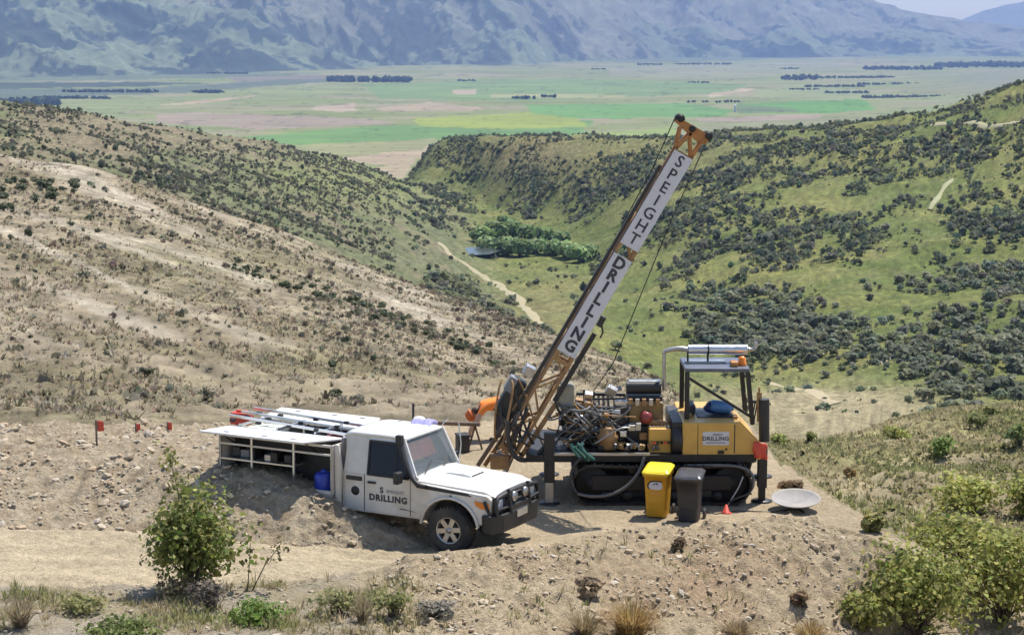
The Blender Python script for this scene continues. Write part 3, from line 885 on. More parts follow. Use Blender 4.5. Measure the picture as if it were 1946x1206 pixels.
m.prism([(.70, -.88), (.82, -.90), (.93, -.62), (.95, 0), (.93, .62), (.82, .90), (.70, .88), (.62, .84), (.62, -.84)], lambda u, v: (u, v, .43), lambda u, v: (u, v, .76))
bar = m.build('front_bar', M_dark, ute, bevel=.025)
m = MB()
m.tube([(.88, -.76, .74), (.86, -.78, .92), (.86, -.72, 1.05), (.86, -.3, 1.09), (.86, .3, 1.09), (.86, .72, 1.05), (.86, .78, .92), (.88, .76, .74)], .034, 8)
for y in (-.78, .78): m.tube([(.80, y * 1.04, .72), (.72, y * 1.06, .86), (.66, y * 1.05, 1.0)], .03, 8)
m.tube([(.88, -.76, .86), (.90, -.36, .84), (.90, .36, .84), (.88, .76, .86)], .024, 8)
m.bb(.82, .93, -.34, .34, .74, .84)
for y in (-.36, .36): m.tube([(.93, y, .72), (.90, y, .95), (.87, y, 1.15)], .032, 8)
m.tube([(.89, -.36, .93), (.89, .36, .93)], .02, 8)
m.build('bull_bar_hoop', M_dark, bar)
for y in (-.2, .2):
    m = MB(); m.lathe([(0, .09), (.085, .09), (.09, .06), (.05, .0)], (.84, y, 1.0), 'x', 16); m.build('spot_lamp', M_steel, bar)
m = MB(); m.bb(.95, .963, -.19, .19, .62, .74); pl = m.build('number_plate', M_alu, bar)
m = MB(); m.tube([(-.66, .74, 1.25), (-.64, .76, 1.6), (-.70, .78, 1.98)], .012, 6); m.build('whip_aerial', M_alu, ute)
m = MB(); m.tube([(-.98, .62, 1.88), (-.92, .66, 2.0), (-.86, .70, 2.06)], .010, 6); m.build('whip_aerial', M_alu, ute)
# wheels
tyre = MB(); rim = MB()
R_ = .405
prof = [(.23, -.115), (.30, -.128), (.385, -.125), (R_, -.095), (R_ - .012, -.05), (R_, -.045), (R_, -.002), (R_ - .012, .0), (R_, .002), (R_, .045), (R_ - .012, .05), (R_, .095), (.385, .125), (.30, .128), (.23, .115)]
tyre.lathe(prof, (0, 0, 0), 'y', 40, cap=False)
for i in range(40):
    t = 2 * math.pi * (i + .5) / 40
    for yy in (-.1, .1): tyre.box((math.cos(t) * (R_ - .002), yy, math.sin(t) * (R_ - .002)), (.03, .06, .034), (0, -t, 0))
tyre_me = tyre.mesh('tyre')
rim.lathe([(.245, -.11), (.225, -.12), (.215, -.07), (.20, -.02), (.20, .1), (.245, .11)], (0, 0, 0), 'y', 32, cap=False)
rim.lathe([(0, -.10), (.055, -.10), (.06, -.075), (.085, -.065)], (0, 0, 0), 'y', 20)
for i in range(6):
    t = 2 * math.pi * i / 6
    rim.bar((math.cos(t)*.05, -.075, math.sin(t)*.05), (math.cos(t)*.215, -.085, math.sin(t)*.215), .085, .035, (0, 1, 0))
rim_me = rim.mesh('rim')
drum = MB(); drum.lathe([(.0, -.05), (.195, -.05), (.195, .05), (0, .05)], (0, 0, 0), 'y', 20); drum_me = drum.mesh('brake_drum')
M_rim = paint('rim_silver', (.50, .49, .47), .35, metal=.7, wear=.1, dirt_amt=.4, dirt=(.3, .25, .19))
for x, y, st in ((0, -.74, -.0), (0, .74, -.0), (-3.18, -.72, 0), (-3.18, .72, 0)):
    w = empty('wheel', (x, y, .405), parent=ute)
    w.rotation_euler = (0, rnd.random() * 6, st if y < 0 else math.pi + st)
    if y > 0: w.rotation_euler = (0, 0, math.pi + st)
    link('tyre', tyre_me, M_rubber, w); link('rim', rim_me, M_rim, w); link('brake_drum', drum_me, M_black, w)
# service body: two side lockers with lifted lids, open middle
X0, X1 = -2.24, -4.62
m = MB()
m.bb(X1, X0, -.93, .93, .74, .80)
m.build('tray_floor', M_alu, ute)
for sg in (-1, 1):
    lk = empty('locker', (0, 0, 0), parent=ute)
    y0, y1 = sg * .93, sg * .46
    m = MB(); m.bb(X1, X0, y1 - .01 * sg, y1 + .01 * sg, .8, 1.70); m.build('back_panel', M_black, lk)  # black so the shaded inside of the open locker reads dark
    MB().bb(X0 - .03, X0, y0, y1, .8, 1.70).build('end_panel', M_white_shade, lk); MB().bb(X1, X1 + .03, y0, y1, .8, 1.70).build('end_panel', M_white_shade, lk)
    m = MB(); m.bb(X1, X0, y0, y0 - sg * .03, .70, .86); m.build('side_rail', M_white_shade, lk, bevel=.006)
    m = MB(); m.bb(X1, X0, y0, y0 - sg * .04, 1.655, 1.70); m.bb(X1, X0, y0, y0 - sg * .03, 1.50, 1.535); m.build('door_rail', M_white_shade, lk, bevel=.005)
    for x in (-4.60, -3.92, -3.04, X0 - .02):
        MB().bb(x - .018, x + .018, y0, y0 - sg * .04, .84, 1.66).build('locker_post', M_alu, lk)
    MB().bb(X1 + .03, -3.04, y0 - sg * .01, y1, 1.22, 1.245).build('shelf', M_alu, lk)
    for a_, b_, z_ in ((-4.5, -4.0, .82), (-3.85, -3.12, .82), (-4.5, -3.98, 1.25), (-3.8, -3.2, 1.25)):
        for q in range(3):
            xx = a_ + (b_ - a_) * (q + rnd.random() * .6) / 3
            MB().bb(xx, xx + rnd.uniform(.1, .2), y1 + sg * .06, y1 + sg * rnd.uniform(.25, .38), z_, z_ + rnd.uniform(.1, .26)).build('tool_case', rnd.choice([M_dark, M_grey, M_black, M_steel]), lk, bevel=.01)
    # lid: hinged along the inner top edge
    L = empty('locker_lid', (0, sg * .44, 1.72), parent=ute)
    m = MB()
    hinge, out_, drop = 0.0, sg * .86, .04
    m.add([(X1 - .05, 0, 0), (X0 + .0, 0, 0), (X0 - .38, out_, drop), (X1 - .16, out_, drop), (X1 - .05, 0, .035), (X0, 0, .035), (X0 - .38, out_, drop + .035), (X1 - .16, out_, drop + .035)],
          [(0,3,2,1),(4,5,6,7),(0,1,5,4),(1,2,6,5),(2,3,7,6),(3,0,4,7)])
    m.build('lid_panel', M_white, L, bevel=.008)
    for x in (-4.3, -3.5, -2.9):
        MB().box((x, sg * .70, .075), (.10, .04, .012)).build('latch', M_steel, L)
    for x in (-4.5, -2.75):
        m = MB(); m.cyl((x, sg * .1, -.3), (x, sg * .62, .03), .012, n=8); m.build('gas_strut', M_dark, L)
# rack over the middle
m = MB()
for y in (-.40, 0.0, .40): m.bar((X1 - .15, y, 1.93), (X0 + .12, y, 1.80), .045)
for x in (-4.5, -3.7, -2.9, -2.3):
    m.bar((x, -.44, 1.77), (x, .44, 1.77), .04)
    for y in (-.43, .43): m.bar((x, y, .8), (x, y, 1.80), .04)
m.build('roof_rack', M_alu, ute)
for x in (-4.6, -4.1, -3.4, -2.8):
    for y in (-.40, 0, .40): MB().box((x + rnd.uniform(-.1, .1), y, 1.84), (.09, .07, .05)).build('rack_clamp', M_black, ute)
m = MB(); m.bar((X0 + .1, -.5, 1.70), (X0 + .55, -.25, 1.97), .022); m.bar((X0 + .1, .5, 1.70), (X0 + .1, -.5, 1.70), .03); m.bar((X0 + .55, -.25, 1.97), (X0 + .55, .5, 1.97), .022); m.build('rack_stay', M_grey, ute)
MB().bb(X0 + .02, X0 + .07, -.66, .66, 1.30, 1.80).build('headboard', M_grey, ute)
m = MB(); m.cyl((X0 + .75, .55, 1.88), (X0 + .75, .55, 2.3), .022, n=8); m.build('aerial_post', M_dark, ute)
# load in the open middle, each its own thing
def carried(name, label, cat, mb, mat, loc, rot=(0, 0, 0), bevel=.01, group=None):
    o = mb.build(name, mat, None, bevel=bevel)
    M = Matrix.Translation(ute.location) @ ute.rotation_euler.to_matrix().to_4x4()
    o.matrix_world = M @ Matrix.Translation((loc[0], loc[1], loc[2] * .955)) @ Euler(rot).to_matrix().to_4x4()
    return tag(o, label, cat, group)
m = MB(); m.lathe([(.0, 0), (.15, 0), (.165, .03), (.165, .27), (.14, .32), (.06, .34), (.05, .38), (0, .38)], (0, 0, 0), 'z', 20)
carried('water_container', 'round blue plastic water container in the open locker behind the cab', 'container', m, M_blue, (-2.55, -.72, .80))
m = MB(); m.bb(-.25, .25, -.16, .16, 0, .3); m.bb(-.2, .2, -.05, .05, .3, .36)
carried('toolbox', 'dark red toolbox in the truck tray just behind the cab', 'toolbox', m, paint('dark_red_paint', (.22, .04, .05), .5), (-2.75, 0.05, 1.32), (0, .3, .2))
m = MB(); m.bb(-.5, .5, -.3, .3, 0, .52)
carried('storage_crate', 'grey crate in the middle of the truck tray', 'crate', m, M_grey, (-3.4, 0, .80))
m = MB(); m.bb(-.3, .3, -.2, .2, 0, .42); m.bb(-.32, .32, -.22, .22, .42, .47)
carried('cool_box', 'pale cream cool box near the tail of the truck tray', 'cool box', m, paint('cream_plastic', (.68, .72, .58), .5), (-4.15, -.05, 1.22))
m = MB(); m.bb(-.19, .19, -.12, .12, 0, .22); m.bb(-.12, .12, -.03, .03, .22, .26)
carried('fuel_can', 'red plastic fuel can on the tail of the truck rack', 'fuel can', m, M_red, (-4.85, .12, 1.66), (0, 0, .15), .02)
m = MB(); m.lathe([(.0, -.1), (.2, -.1), (.31, -.09), (.36, -.05), (.36, .05), (.31, .09), (.2, .1), (0, .1)], (0, 0, 0), 'x', 28)
carried('spare_wheel', 'black spare wheel behind the tail of the truck', 'wheel', m, M_rubber, (-4.82, -.35, .95), (0, 0, .2), 0)
def cap_mesh():
    m = MB(); m.lathe([(.13, 0), (.135, .03), (.125, .10), (.09, .15), (.03, .165), (0, .166)], (0, 0, 0), 'z', 18); m.lathe([(.13, -.005), (.16, .0), (.16, .01), (.13, .015)], (.0, 0, 0), 'z', 18); return m
carried('hard_hat', 'white hard hat resting on the roof of the white truck', 'helmet', cap_mesh(), M_white, (-1.40, .60, 1.89), (0, 0, 0), 0)
m = MB()
for i in range(6): m.tube(bez((-.18 + i*.06, -.2, .03), (-.2 + i*.05, -.05, .14 + .03*math.sin(i*2)), (-.1+i*.05, .1, .1), (-.15 + i*.06, .2, .03), 6), .05, 8)
carried('bundled_coat', 'lilac-blue coat bundled beside the hard hat on the truck roof', 'coat', m, paint('lilac_cloth', (.30, .29, .52), .85), (-1.24, .52, 1.885), (0, 0, .3), 0)
# ================================================================== drill rig
def hit(px, py, y0=12.0, y1=1900.0, n=2600):
    """first point of the terrain on the line of sight of a photo pixel"""
    dx, dy, dz = ray(px, py)
    Ys = np.geomspace(y0, y1, n)
    zr = HCAM + dz / dy * Ys
    zg = ground_z(dx / dy * Ys, Ys)
    k = np.argmax(zg >= zr)
    if zg[k] < zr[k]: return None
    Y = Ys[k]
    return Vector((dx / dy * Y, Y, float(zg[k])))

YN = 34.2
rig0 = Vector((at(1240, 950, 35.4).x, 35.4, 0.0))
M_trk = paint('shaded_track_steel', (.016, .015, .015), .55, metal=.2, wear=.3, dirt_amt=.22, dirt=(.07, .055, .04))  # near-black steel: the deep shade low on the rig is put into the colour
rig = empty('drill_rig', rig0)
tag(rig, 'tracked exploration drill rig with leaning lattice mast and yellow engine cover', 'drill rig')
def r(px, py, Y): return at(px, py, Y) - rig0
def zz(py, Y): return at(973, py, Y).z
def xx(px, Y, py=860): return at(px, py, Y).x - rig0.x
yl = lambda Y: Y - rig0.y

# crawler tracks
shoe = MB(); shoe.bb(-.085, .085, -.25, .25, -.02, .02); shoe.bb(-.07, -.045, -.25, .25, .02, .05); shoe_me = shoe.mesh('track_shoe')
def crawler(Yc):
    t = empty('crawler_track', (0, yl(Yc), 0), parent=rig)
    x0, x1, hgt = xx(1088, Yc), xx(1425, Yc), .78
    rr = hgt / 2 - .03; zc = hgt / 2
    path = []
    Lf = x1 - x0 - 2 * rr
    per = 2 * Lf + 2 * math.pi * rr; n = 48
    for i in range(n):
        d = per * i / n
        if d < Lf: p = (x0 + rr + d, zc - rr, math.pi)
        elif d < Lf + math.pi * rr:
            a = (d - Lf) / rr; p = (x1 - rr + math.sin(a) * rr, zc - math.cos(a) * rr, math.pi - a)
        elif d < 2 * Lf + math.pi * rr:
            q = d - Lf - math.pi * rr; p = (x1 - rr - q, zc + rr - .03 * math.sin(math.pi * q / Lf), 0)
        else:
            a = (d - 2 * Lf - math.pi * rr) / rr; p = (x0 + rr - math.sin(a) * rr, zc + math.cos(a) * rr, -a)
        o = link('track_shoe', shoe_me, M_trk, t); o.location = (p[0], 0, p[1]); o.rotation_euler = (0, p[2], 0)
    m = MB(); m.bb(x0 + .35, x1 - .35, -.14, .14, .25, .55); m.build('track_frame', M_trk, t, bevel=.03)
    for xc, nm in ((x0 + rr, 'idler'), (x1 - rr, 'sprocket')):
        m = MB(); m.lathe([(0, -.13), (.1, -.13), (.12, -.09), (rr - .07, -.08), (rr - .03, -.06), (rr - .03, .06), (rr - .07, .08), (0, .1)], (xc, 0, zc), 'y', 22); m.build(nm, M_trk, t)
    for i in range(6):
        m = MB(); m.lathe([(0, -.16), (.09, -.16), (.1, -.1), (.1, .1), (.09, .16), (0, .16)], (x0 + .6 + i * (x1 - x0 - 1.2) / 5, 0, .15), 'y', 14); m.build('roller', M_trk, t)
    for i in range(2):
        m = MB(); m.lathe([(0, -.12), (.07, -.12), (.07, .12), (0, .12)], (x0 + 1.1 + i * 1.1, 0, .64), 'y', 12); m.build('carrier_roller', M_trk, t)
crawler(YN + .25); crawler(YN + 2.3)
# deck
zd = zz(860, YN + .2)
m = MB(); m.bb(xx(1000, YN), xx(1440, YN), yl(YN + .12), yl(YN + 2.4), zd - .16, zd - .02); m.bb(xx(1100, YN), xx(1410, YN), yl(YN + .6), yl(YN + 1.9), .35, zd - .16)
m.build('deck', M_trk, rig, bevel=.01)
m = MB(); m.bb(xx(1052, YN), xx(1236, YN), yl(YN + .10), yl(YN + .16), zd - .03, zd + .015); m.build('deck_edge', M_steel, rig)
# engine cover
Yc0, Yc1 = YN + .15, YN + 2.2
prof = [(1297, 869), (1297, 803), (1402, 803), (1446, 848), (1446, 874), (1400, 869)]
cz0 = [(xx(a, Yc0), zz(b, Yc0)) for a, b in prof]
m = MB(); m.xz(cz0, yl(Yc0), yl(Yc1)); cover = m.build('engine_cover', M_yellow, rig, bevel=.03)
def on_cover(px0, py0, px1, py1, out=.01, name='seam', mat=M_rust, bevel=0):
    m = MB(); m.bb(xx(px0, Yc0), xx(px1, Yc0), yl(Yc0) - out, yl(Yc0) + .004, zz(py1, Yc0), zz(py0, Yc0)); return m.build(name, mat, cover, bevel=bevel)
on_cover(1325.2, 806, 1326.4, 867, .003, 'seam', M_black); on_cover(1394.5, 806, 1396.5, 860, .003, 'seam', M_black)
on_cover(1364, 855, 1376, 862, .012, 'latch', M_dark); on_cover(1378, 851, 1382, 855, .012, 'latch', M_dark)
sg_ = on_cover(1335, 820, 1385, 845, .008, 'sign', M_sign)
def xf_flat(px, py, Y, out):
    p = r(px, py, Y)
    return lambda u, v, w: Vector((p.x + u, p.y - out - max(0, w), p.z + v))
letters('DRILLING', .105, M_ink, cover, xf_flat(1360, 833, Yc0, .009), bold=.003, spacing=1.1)
letters('SPEIGHT', .05, M_ink, cover, xf_flat(1364, 825.5, Yc0, .009))
m = MB(); p_ = r(1360, 840.5, Yc0); m.box((p_.x, p_.y - .012, p_.z), (.36, .004, .012)); m.build('rule', M_ink, cover)
for a, b, c_, d_ in ((1302, 1316, 34.8, 35.1), (1392, 1402, 34.7, 35.0)):
    m = MB(); m.bb(xx(a, c_, 800), xx(b, c_, 800), yl(c_), yl(d_), zz(803, Yc0), zz(803, Yc0) + .05); m.build('cap', M_rust, cover, bevel=.01)
# sloping rear edge strip, catching the sun
m = MB(); m.bar(r(1404, 801, Yc0 + .05), r(1447, 846, Yc0 + .05), .05, .05); m.build('edge_trim', M_yellow, cover)
m = MB(); m.lathe([(0, -.12), (.24, -.12), (.30, -.08), (.30, .08), (.24, .12), (0, .12)], r(1287, 834, YN + .45), 'x', 22); m.build('fan_guard', M_black, rig)
m = MB(); m.bb(xx(1276, YN + .4), xx(1297, YN + .4), yl(YN + .3), yl(YN + 1.9), zz(866, YN + .4), zz(800, YN + .4)); m.build('radiator', M_black, rig, bevel=.02)
# operator's frame
ft = MB()
zr = zz(706, YN + .5)
for a0, a1, b1, Yp in ((1306, 1305, 802, YN + .5), (1421, 1430, 806, YN + .5), (1306, 1305, 802, YN + 1.6), (1421, 1430, 806, YN + 1.6)):
    top = Vector((xx(a0, YN + .5, 706), yl(Yp), zr)); bot = Vector((xx(a1, YN + .5, b1), yl(Yp), zz(b1, YN + .5)))
    m = MB(); m.bar(top, bot, .085, .085, (0, 1, 0)); m.build('canopy_post', M_dark, rig, bevel=.008)
m = MB(); m.bar((xx(1306, YN + .5, 706), yl(YN + .5), zr - .1), (xx(1428, YN + .5, 790), yl(YN + .5), zz(792, YN + .5)), .05, .05, (0, 1, 0)); m.build('brace', M_dark, rig)
m = MB(); m.bb(xx(1302, YN + .5, 706), xx(1424, YN + .5, 706), yl(YN + .45), yl(YN + 1.65), zr, zr + .07); croof = m.build('canopy_roof', paint('blue_grey_steel', (.115, .13, .17), .45, metal=.4), rig, bevel=.01)
m = MB(); m.bb(xx(1308, YN + .5, 706), xx(1385, YN + .5, 706), yl(YN + 1.0), yl(YN + 1.25), zr + .07, zr + .10); m.build('roof_rib', M_steel, croof)
m = MB(); m.lathe([(0, 0), (.09, 0), (.09, .03), (.075, .05), (.07, .14), (.03, .17), (0, .17)], (xx(1410, YN + .8, 700), yl(YN + .8), zr + .07), 'z', 16); m.build('beacon', M_amber, croof)
m = MB(); m.bb(xx(1388, YN + .7, 700), xx(1402, YN + .7, 700), yl(YN + .6), yl(YN + .85), zr + .07, zr + .16); m.build('work_lamp', M_orange, croof, bevel=.02)
# exhaust: silencer on the roof, pipe down to the engine
YE = YN + 1.1
m = MB(); a_, b_ = r(1308, 664, YE), r(1420, 664, YE); ax = (b_ - a_).normalized()
m.cyl(a_, b_, .095, n=20); sil = m.build('silencer', M_alu, rig, bevel=.015)
m = MB(); m.cyl(r(1344, 664, YE), r(1347, 664, YE), .105, n=20); m.build('strap', M_dark, sil)
m = MB(); m.tube([r(1345, 668, YE), r(1345, 690, YE)], .02, 6); m.tube([r(1307, 668, YE), r(1307, 690, YE)], .02, 6); m.build('silencer_bracket', M_dark, sil)
m = MB(); m.tube(bez(r(1420, 663, YE), r(1434, 666, YE), r(1438, 662, YE), r(1437, 650, YE), 8), .035, 10); m.build('tail_pipe', M_steel, sil)
m = MB(); m.tube(bez(r(1308, 664, YE), r(1285, 660, YE), r(1275, 664, YE), r(1262, 668, YE), 6), .055, 10, taper=.04); m.tube([r(1262, 668, YE), r(1262, 700, YE), r(1262, 742, YE)], .035, 10); m.build('exhaust_pipe', M_steel, rig)
# engine with its air cleaner
m = MB(); m.bb(xx(1192, YE), xx(1257, YE), yl(YE - .35), yl(YE + .35), zz(800, YE), zz(757, YE)); eng = m.build('engine_block', paint('old_yellow', (.30, .185, .06), .5, wear=.3, dirt_amt=.5, dirt=(.08, .06, .045)), rig, bevel=.05)
m = MB(); m.bb(xx(1188, YE), xx(1262, YE), yl(YE - .45), yl(YE + .45), zd, zz(800, YE)); m.build('sump', M_black, eng, bevel=.03)
m = MB(); m.bb(xx(1190, YE), xx(1256, YE), yl(YE - .25), yl(YE + .25), zz(757, YE), zz(748, YE)); m.build('rocker_cover', M_black, eng, bevel=.02)
m = MB(); m.cyl(r(1190, 736, YE - .1), r(1256, 736, YE - .1), .125, n=18); m.build('air_cleaner', M_black, eng, bevel=.03)
m = MB(); m.bb(xx(1193, YE), xx(1254, YE), yl(YE - .15), yl(YE + .05), zz(725, YE), zz(721, YE)); m.build('cleaner_lid', M_steel, eng, bevel=.01)
for i in range(5):
    m = MB(); q = r(1198 + i * 13, 760, YE - .36); m.bb(q.x - .04, q.x + .04, q.y - .06, q.y + .02, q.z - .1, q.z + .03); m.build('injector_cover', M_steel if i % 2 else M_rust, eng, bevel=.01)
m = MB(); m.bb(xx(1166, YE), xx(1188, YE), yl(YE - .4), yl(YE + .3), zd, zz(762, YE)); m.build('side_tank', M_black, rig, bevel=.02)
m = MB(); m.bb(xx(1168, YE - .3), xx(1192, YE - .3), yl(YE - .35), yl(YE - .1), zz(762, YE), zz(756, YE)); m.build('tank_lid', M_alu, rig)
m = MB(); m.bb(xx(1162, YE - .45), xx(1178, YE - .45), yl(YE - .5), yl(YE - .4), zz(792, YE - .45), zz(778, YE - .45)); m.build('tank_plate', M_white, rig, bevel=.01)
# control valves and pumps along the near side
YV = YN + .45
m = MB(); m.bb(xx(1232, YV), xx(1274, YV), yl(YV - .12), yl(YV + .35), zz(860, YV), zz(812, YV)); vb = m.build('valve_bank', M_yellow, rig, bevel=.025)
for i in range(6):
    m = MB(); q = r(1236 + i * 7, 809, YV); m.cyl(q, q + Vector((0, 0, -.12)), .026, n=8); m.build('valve_cap', M_steel, vb)
    m = MB(); q = r(1236 + i * 7, 840, YV - .13); m.cyl(q, q + Vector((0, -.06, 0)), .028, n=8); m.build('valve_port', rnd.choice([M_rust, M_dark, M_red]), vb)
m = MB(); q = r(1228, 792, YV + .2); m.lathe([(0, -.1), (.1, -.1), (.13, -.02), (.11, .08), (.03, .12), (0, .12)], q, 'z', 16); m.build('fluid_filter', paint('dark_red_filter', (.28, .05, .04), .4), rig)
m = MB(); m.cyl(r(1230, 800, YV + .2), r(1268, 806, YV + .2), .06, n=12); m.build('oil_cooler_pipe', M_rust, rig)
m = MB(); q = r(1155, 832, YV); m.lathe([(0, -.22), (.13, -.22), (.18, -.16), (.18, -.02), (.2, 0), (.2, .05), (.16, .08), (.15, .19), (.08, .22), (0, .22)], q, 'z', 20); m.build('winch_drum', M_rust, rig)
for i, (px_, py_) in enumerate(((1142, 850), (1185, 824), (1200, 812), (1213, 810), (1205, 845), (1190, 856), (1218, 850), (1178, 846), (1222, 828))):
    m = MB(); q = r(px_, py_, YV - .1 + .1 * (i % 3)); m.box(q, (rnd.uniform(.08, .16), .12, rnd.uniform(.08, .14)), (0, 0, rnd.uniform(-.3, .3))); m.build('hydraulic_block', rnd.choice([M_steel, M_rust, M_alu, M_dark]), rig, bevel=.012)
for i in range(10):
    q = r(1170 + i * 9 + rnd.uniform(-3, 3), 853 + rnd.uniform(-4, 3), YN + .3)
    m = MB(); m.cyl(q, q + Vector((rnd.uniform(-.03, .03), -.03, .09)), .03, n=8); m.build('hose_coupling', rnd.choice([M_steel, M_alu, M_rust]), rig)
# jacks
def jack(pxc, top, mid, Yj, w=.20):
    j = empty('levelling_jack', (0, 0, 0), parent=rig)
    x = xx(pxc, Yj); gr = gz(x + rig0.x, Yj)
    m = MB(); m.bb(x - w/2, x + w/2, yl(Yj) - w/2, yl(Yj) + w/2, zz(mid, Yj), zz(top, Yj)); m.build('jack_sleeve', M_dark, j, bevel=.012)
    m = MB(); m.bb(x - w*.36, x + w*.36, yl(Yj) - w*.36, yl(Yj) + w*.36, gr + .02, zz(mid, Yj)); m.build('jack_leg', M_steel if pxc < 1200 else M_dark, j)
    m = MB(); m.lathe([(0, 0), (.2, 0), (.2, .03), (.09, .05), (0, .05)], (x, yl(Yj), gr - .01), 'z', 18); m.build('jack_foot', M_dark, j)
    return j
jack(1044, 822, 915, YN + .2); jack(1044, 822, 915, YN + 2.5); jack(1449, 845, 925, YN + .35, .17); jack(1449, 845, 925, YN + 2.3, .17)
m = MB(); p = r(1452, 838, YN + .35); q = r(1452, 758, YN + .35); m.cyl(p, q, .10, n=14); m.build('jack_cylinder', M_black, rig)
m = MB(); m.cyl(r(1443, 800, YN + .4), r(1443, 745, YN + .4), .05, n=10); m.cyl(r(1443, 745, YN + .4), r(1443, 735, YN + .4), .02, n=8); m.build('jack_ram', M_rust, rig)
# seat and controls
m = MB(); m.bb(xx(1322, YN + .9), xx(1392, YN + .9), yl(YN + .6), yl(YN + 1.5), zz(803, YN + .15), zz(786, YN + .9)); m.build('seat_base', M_black, rig, bevel=.03)
m = MB(); m.box(r(1312, 785, YN + 1.1), (.12, .5, .42), (0, .15, 0)); m.build('seat_back', M_black, rig, bevel=.05)
for i in range(3):
    m = MB(); q = r(1425 + i * 4, 800, YN + .7 + i * .15); m.cyl(q, q + Vector((.05, 0, .35)), .014, n=6); m.cyl(q + Vector((.05, 0, .35)), q + Vector((.055, 0, .40)), .028, n=8); m.build('control_lever', M_black, rig)
m = MB(); m.tube(bez(r(1413, 775, YN + .6), r(1411, 750, YN + .6), r(1414, 745, YN + .6), r(1418, 750, YN + .6), 6), .014, 6); m.build('grab_rail', M_dark, rig)

# mast: square lattice boom in the rig's long plane
YM = YN + .75
F0, F1 = r(951, 876, YM), r(1299, 289, YM)
md = (F1 - F0).normalized(); mp = Vector((md.z, 0, -md.x))          # mp: across the mast, to the right in the view
ML = (F1 - F0).length; W2, D2 = .165, .22
mast = empty('mast', (0, 0, 0), parent=rig)
def mpt(t, u, w): return F0 + md * t + mp * u + Vector((0, w, 0))
for u in (-W2, W2):
    for w in (-D2, D2):
        m = MB(); m.bar(mpt(.25, u, w), mpt(ML, u, w), .055, .055, (0, 1, 0)); m.build('chord', M_rust, mast)
n = 15
for i in range(n):
    t0, t1 = .3 + (ML - .4) * i / n, .3 + (ML - .4) * (i + 1) / n
    for w in (-D2, D2):
        m = MB(); m.bar(mpt(t0, -W2 if i % 2 else W2, w), mpt(t1, W2 if i % 2 else -W2, w), .035, .035, (0, 1, 0)); m.build('lattice_brace', M_rust, mast)
    for u in (-W2, W2):
        m = MB(); m.bar(mpt(t0, u, -D2 if i % 2 else D2), mpt(t1, u, D2 if i % 2 else -D2), .035, .035); m.build('lattice_brace', M_rust, mast)
for t in (.3, 2.25, ML - .05):
    for w in (-D2, D2):
        m = MB(); m.bar(mpt(t, -W2 - .02, w), mpt(t, W2 + .02, w), .07, .05, (0, 1, 0)); m.build('cross_member', M_rust, mast)
# signs on the mast
def along(px, py):
    v = r(px, py, YM - D2) - F0; return v.dot(md)
tA, tB, tC, tD = along(1296, 292), along(1191, 467), along(1181, 486), along(1070, 668)
SW = .19
for (t0, t1, txt, bold) in ((tB, tA, 'SPEIGHT', .004), (tD, tC, 'DRILLING', .013)):
    m = MB(); c0, c1 = mpt((t0 + t1) / 2, 0, -D2 - .05), None
    vs = []
    for w in (-D2 - .06, -D2 - .035):
        vs += [mpt(t0, -SW, w), mpt(t0, SW, w), mpt(t1, SW, w), mpt(t1, -SW, w)]
    m.add(vs, [(0,1,2,3),(7,6,5,4),(0,4,5,1),(1,5,6,2),(2,6,7,3),(3,7,4,0)])
    sign = m.build('mast_sign', M_sign, mast)
    k = len(txt); span = (t1 - t0)
    for i, ch in enumerate(txt):
        tc = t1 - span * (i + .5 + .12 * (i - (k-1)/2) * -.08) / k * .98 - .01
        letters(ch, .30, M_ink, sign, (lambda tc_: (lambda u, v, w: mpt(tc_ + v, u, -D2 - .061 - max(0, w))))(tc), name='letter', bold=bold)
    for tt in (t0 + .06, t1 - .06):
        for u in (-SW + .03, SW - .03):
            m = MB(); m.cyl(mpt(tt, u, -D2 - .06), mpt(tt, u, -D2 - .067), .012, n=8); m.build('bolt', M_steel, sign)
# feed rails and hydraulic lines along the mast
m = MB(); m.bar(mpt(along(985, 790) - .1, -W2 - .10, -D2 + .05), mpt(along(1252, 312), -W2 - .10, -D2 + .05), .06, .10, (0, 1, 0)); m.build('feed_rail', M_black, mast)
m = MB(); m.bar(mpt(along(1050, 760), W2 + .11, -D2 + .02), mpt(along(1130, 634), W2 + .11, -D2 + .02), .085, .09, (0, 1, 0)); m.build('feed_cylinder', M_dark, mast)
m = MB(); m.tube([mpt(t, -W2 - .04 + .01 * math.sin(t * 5), -D2 - .02) for t in np.linspace(.8, 6.6, 30)], .012, 6); m.build('mast_hose', M_hosegrey, mast)
m = MB(); q = mpt(along(1136, 607), W2 + .10, -D2); m.box(q, (.10, .14, .2), (0, .5, 0)); m.tube([q, q + Vector((.03, -.05, -.2)), q + Vector((-.02, -.05, -.3))], .02, 6); m.build('cable_guide', M_black, mast, bevel=.01)
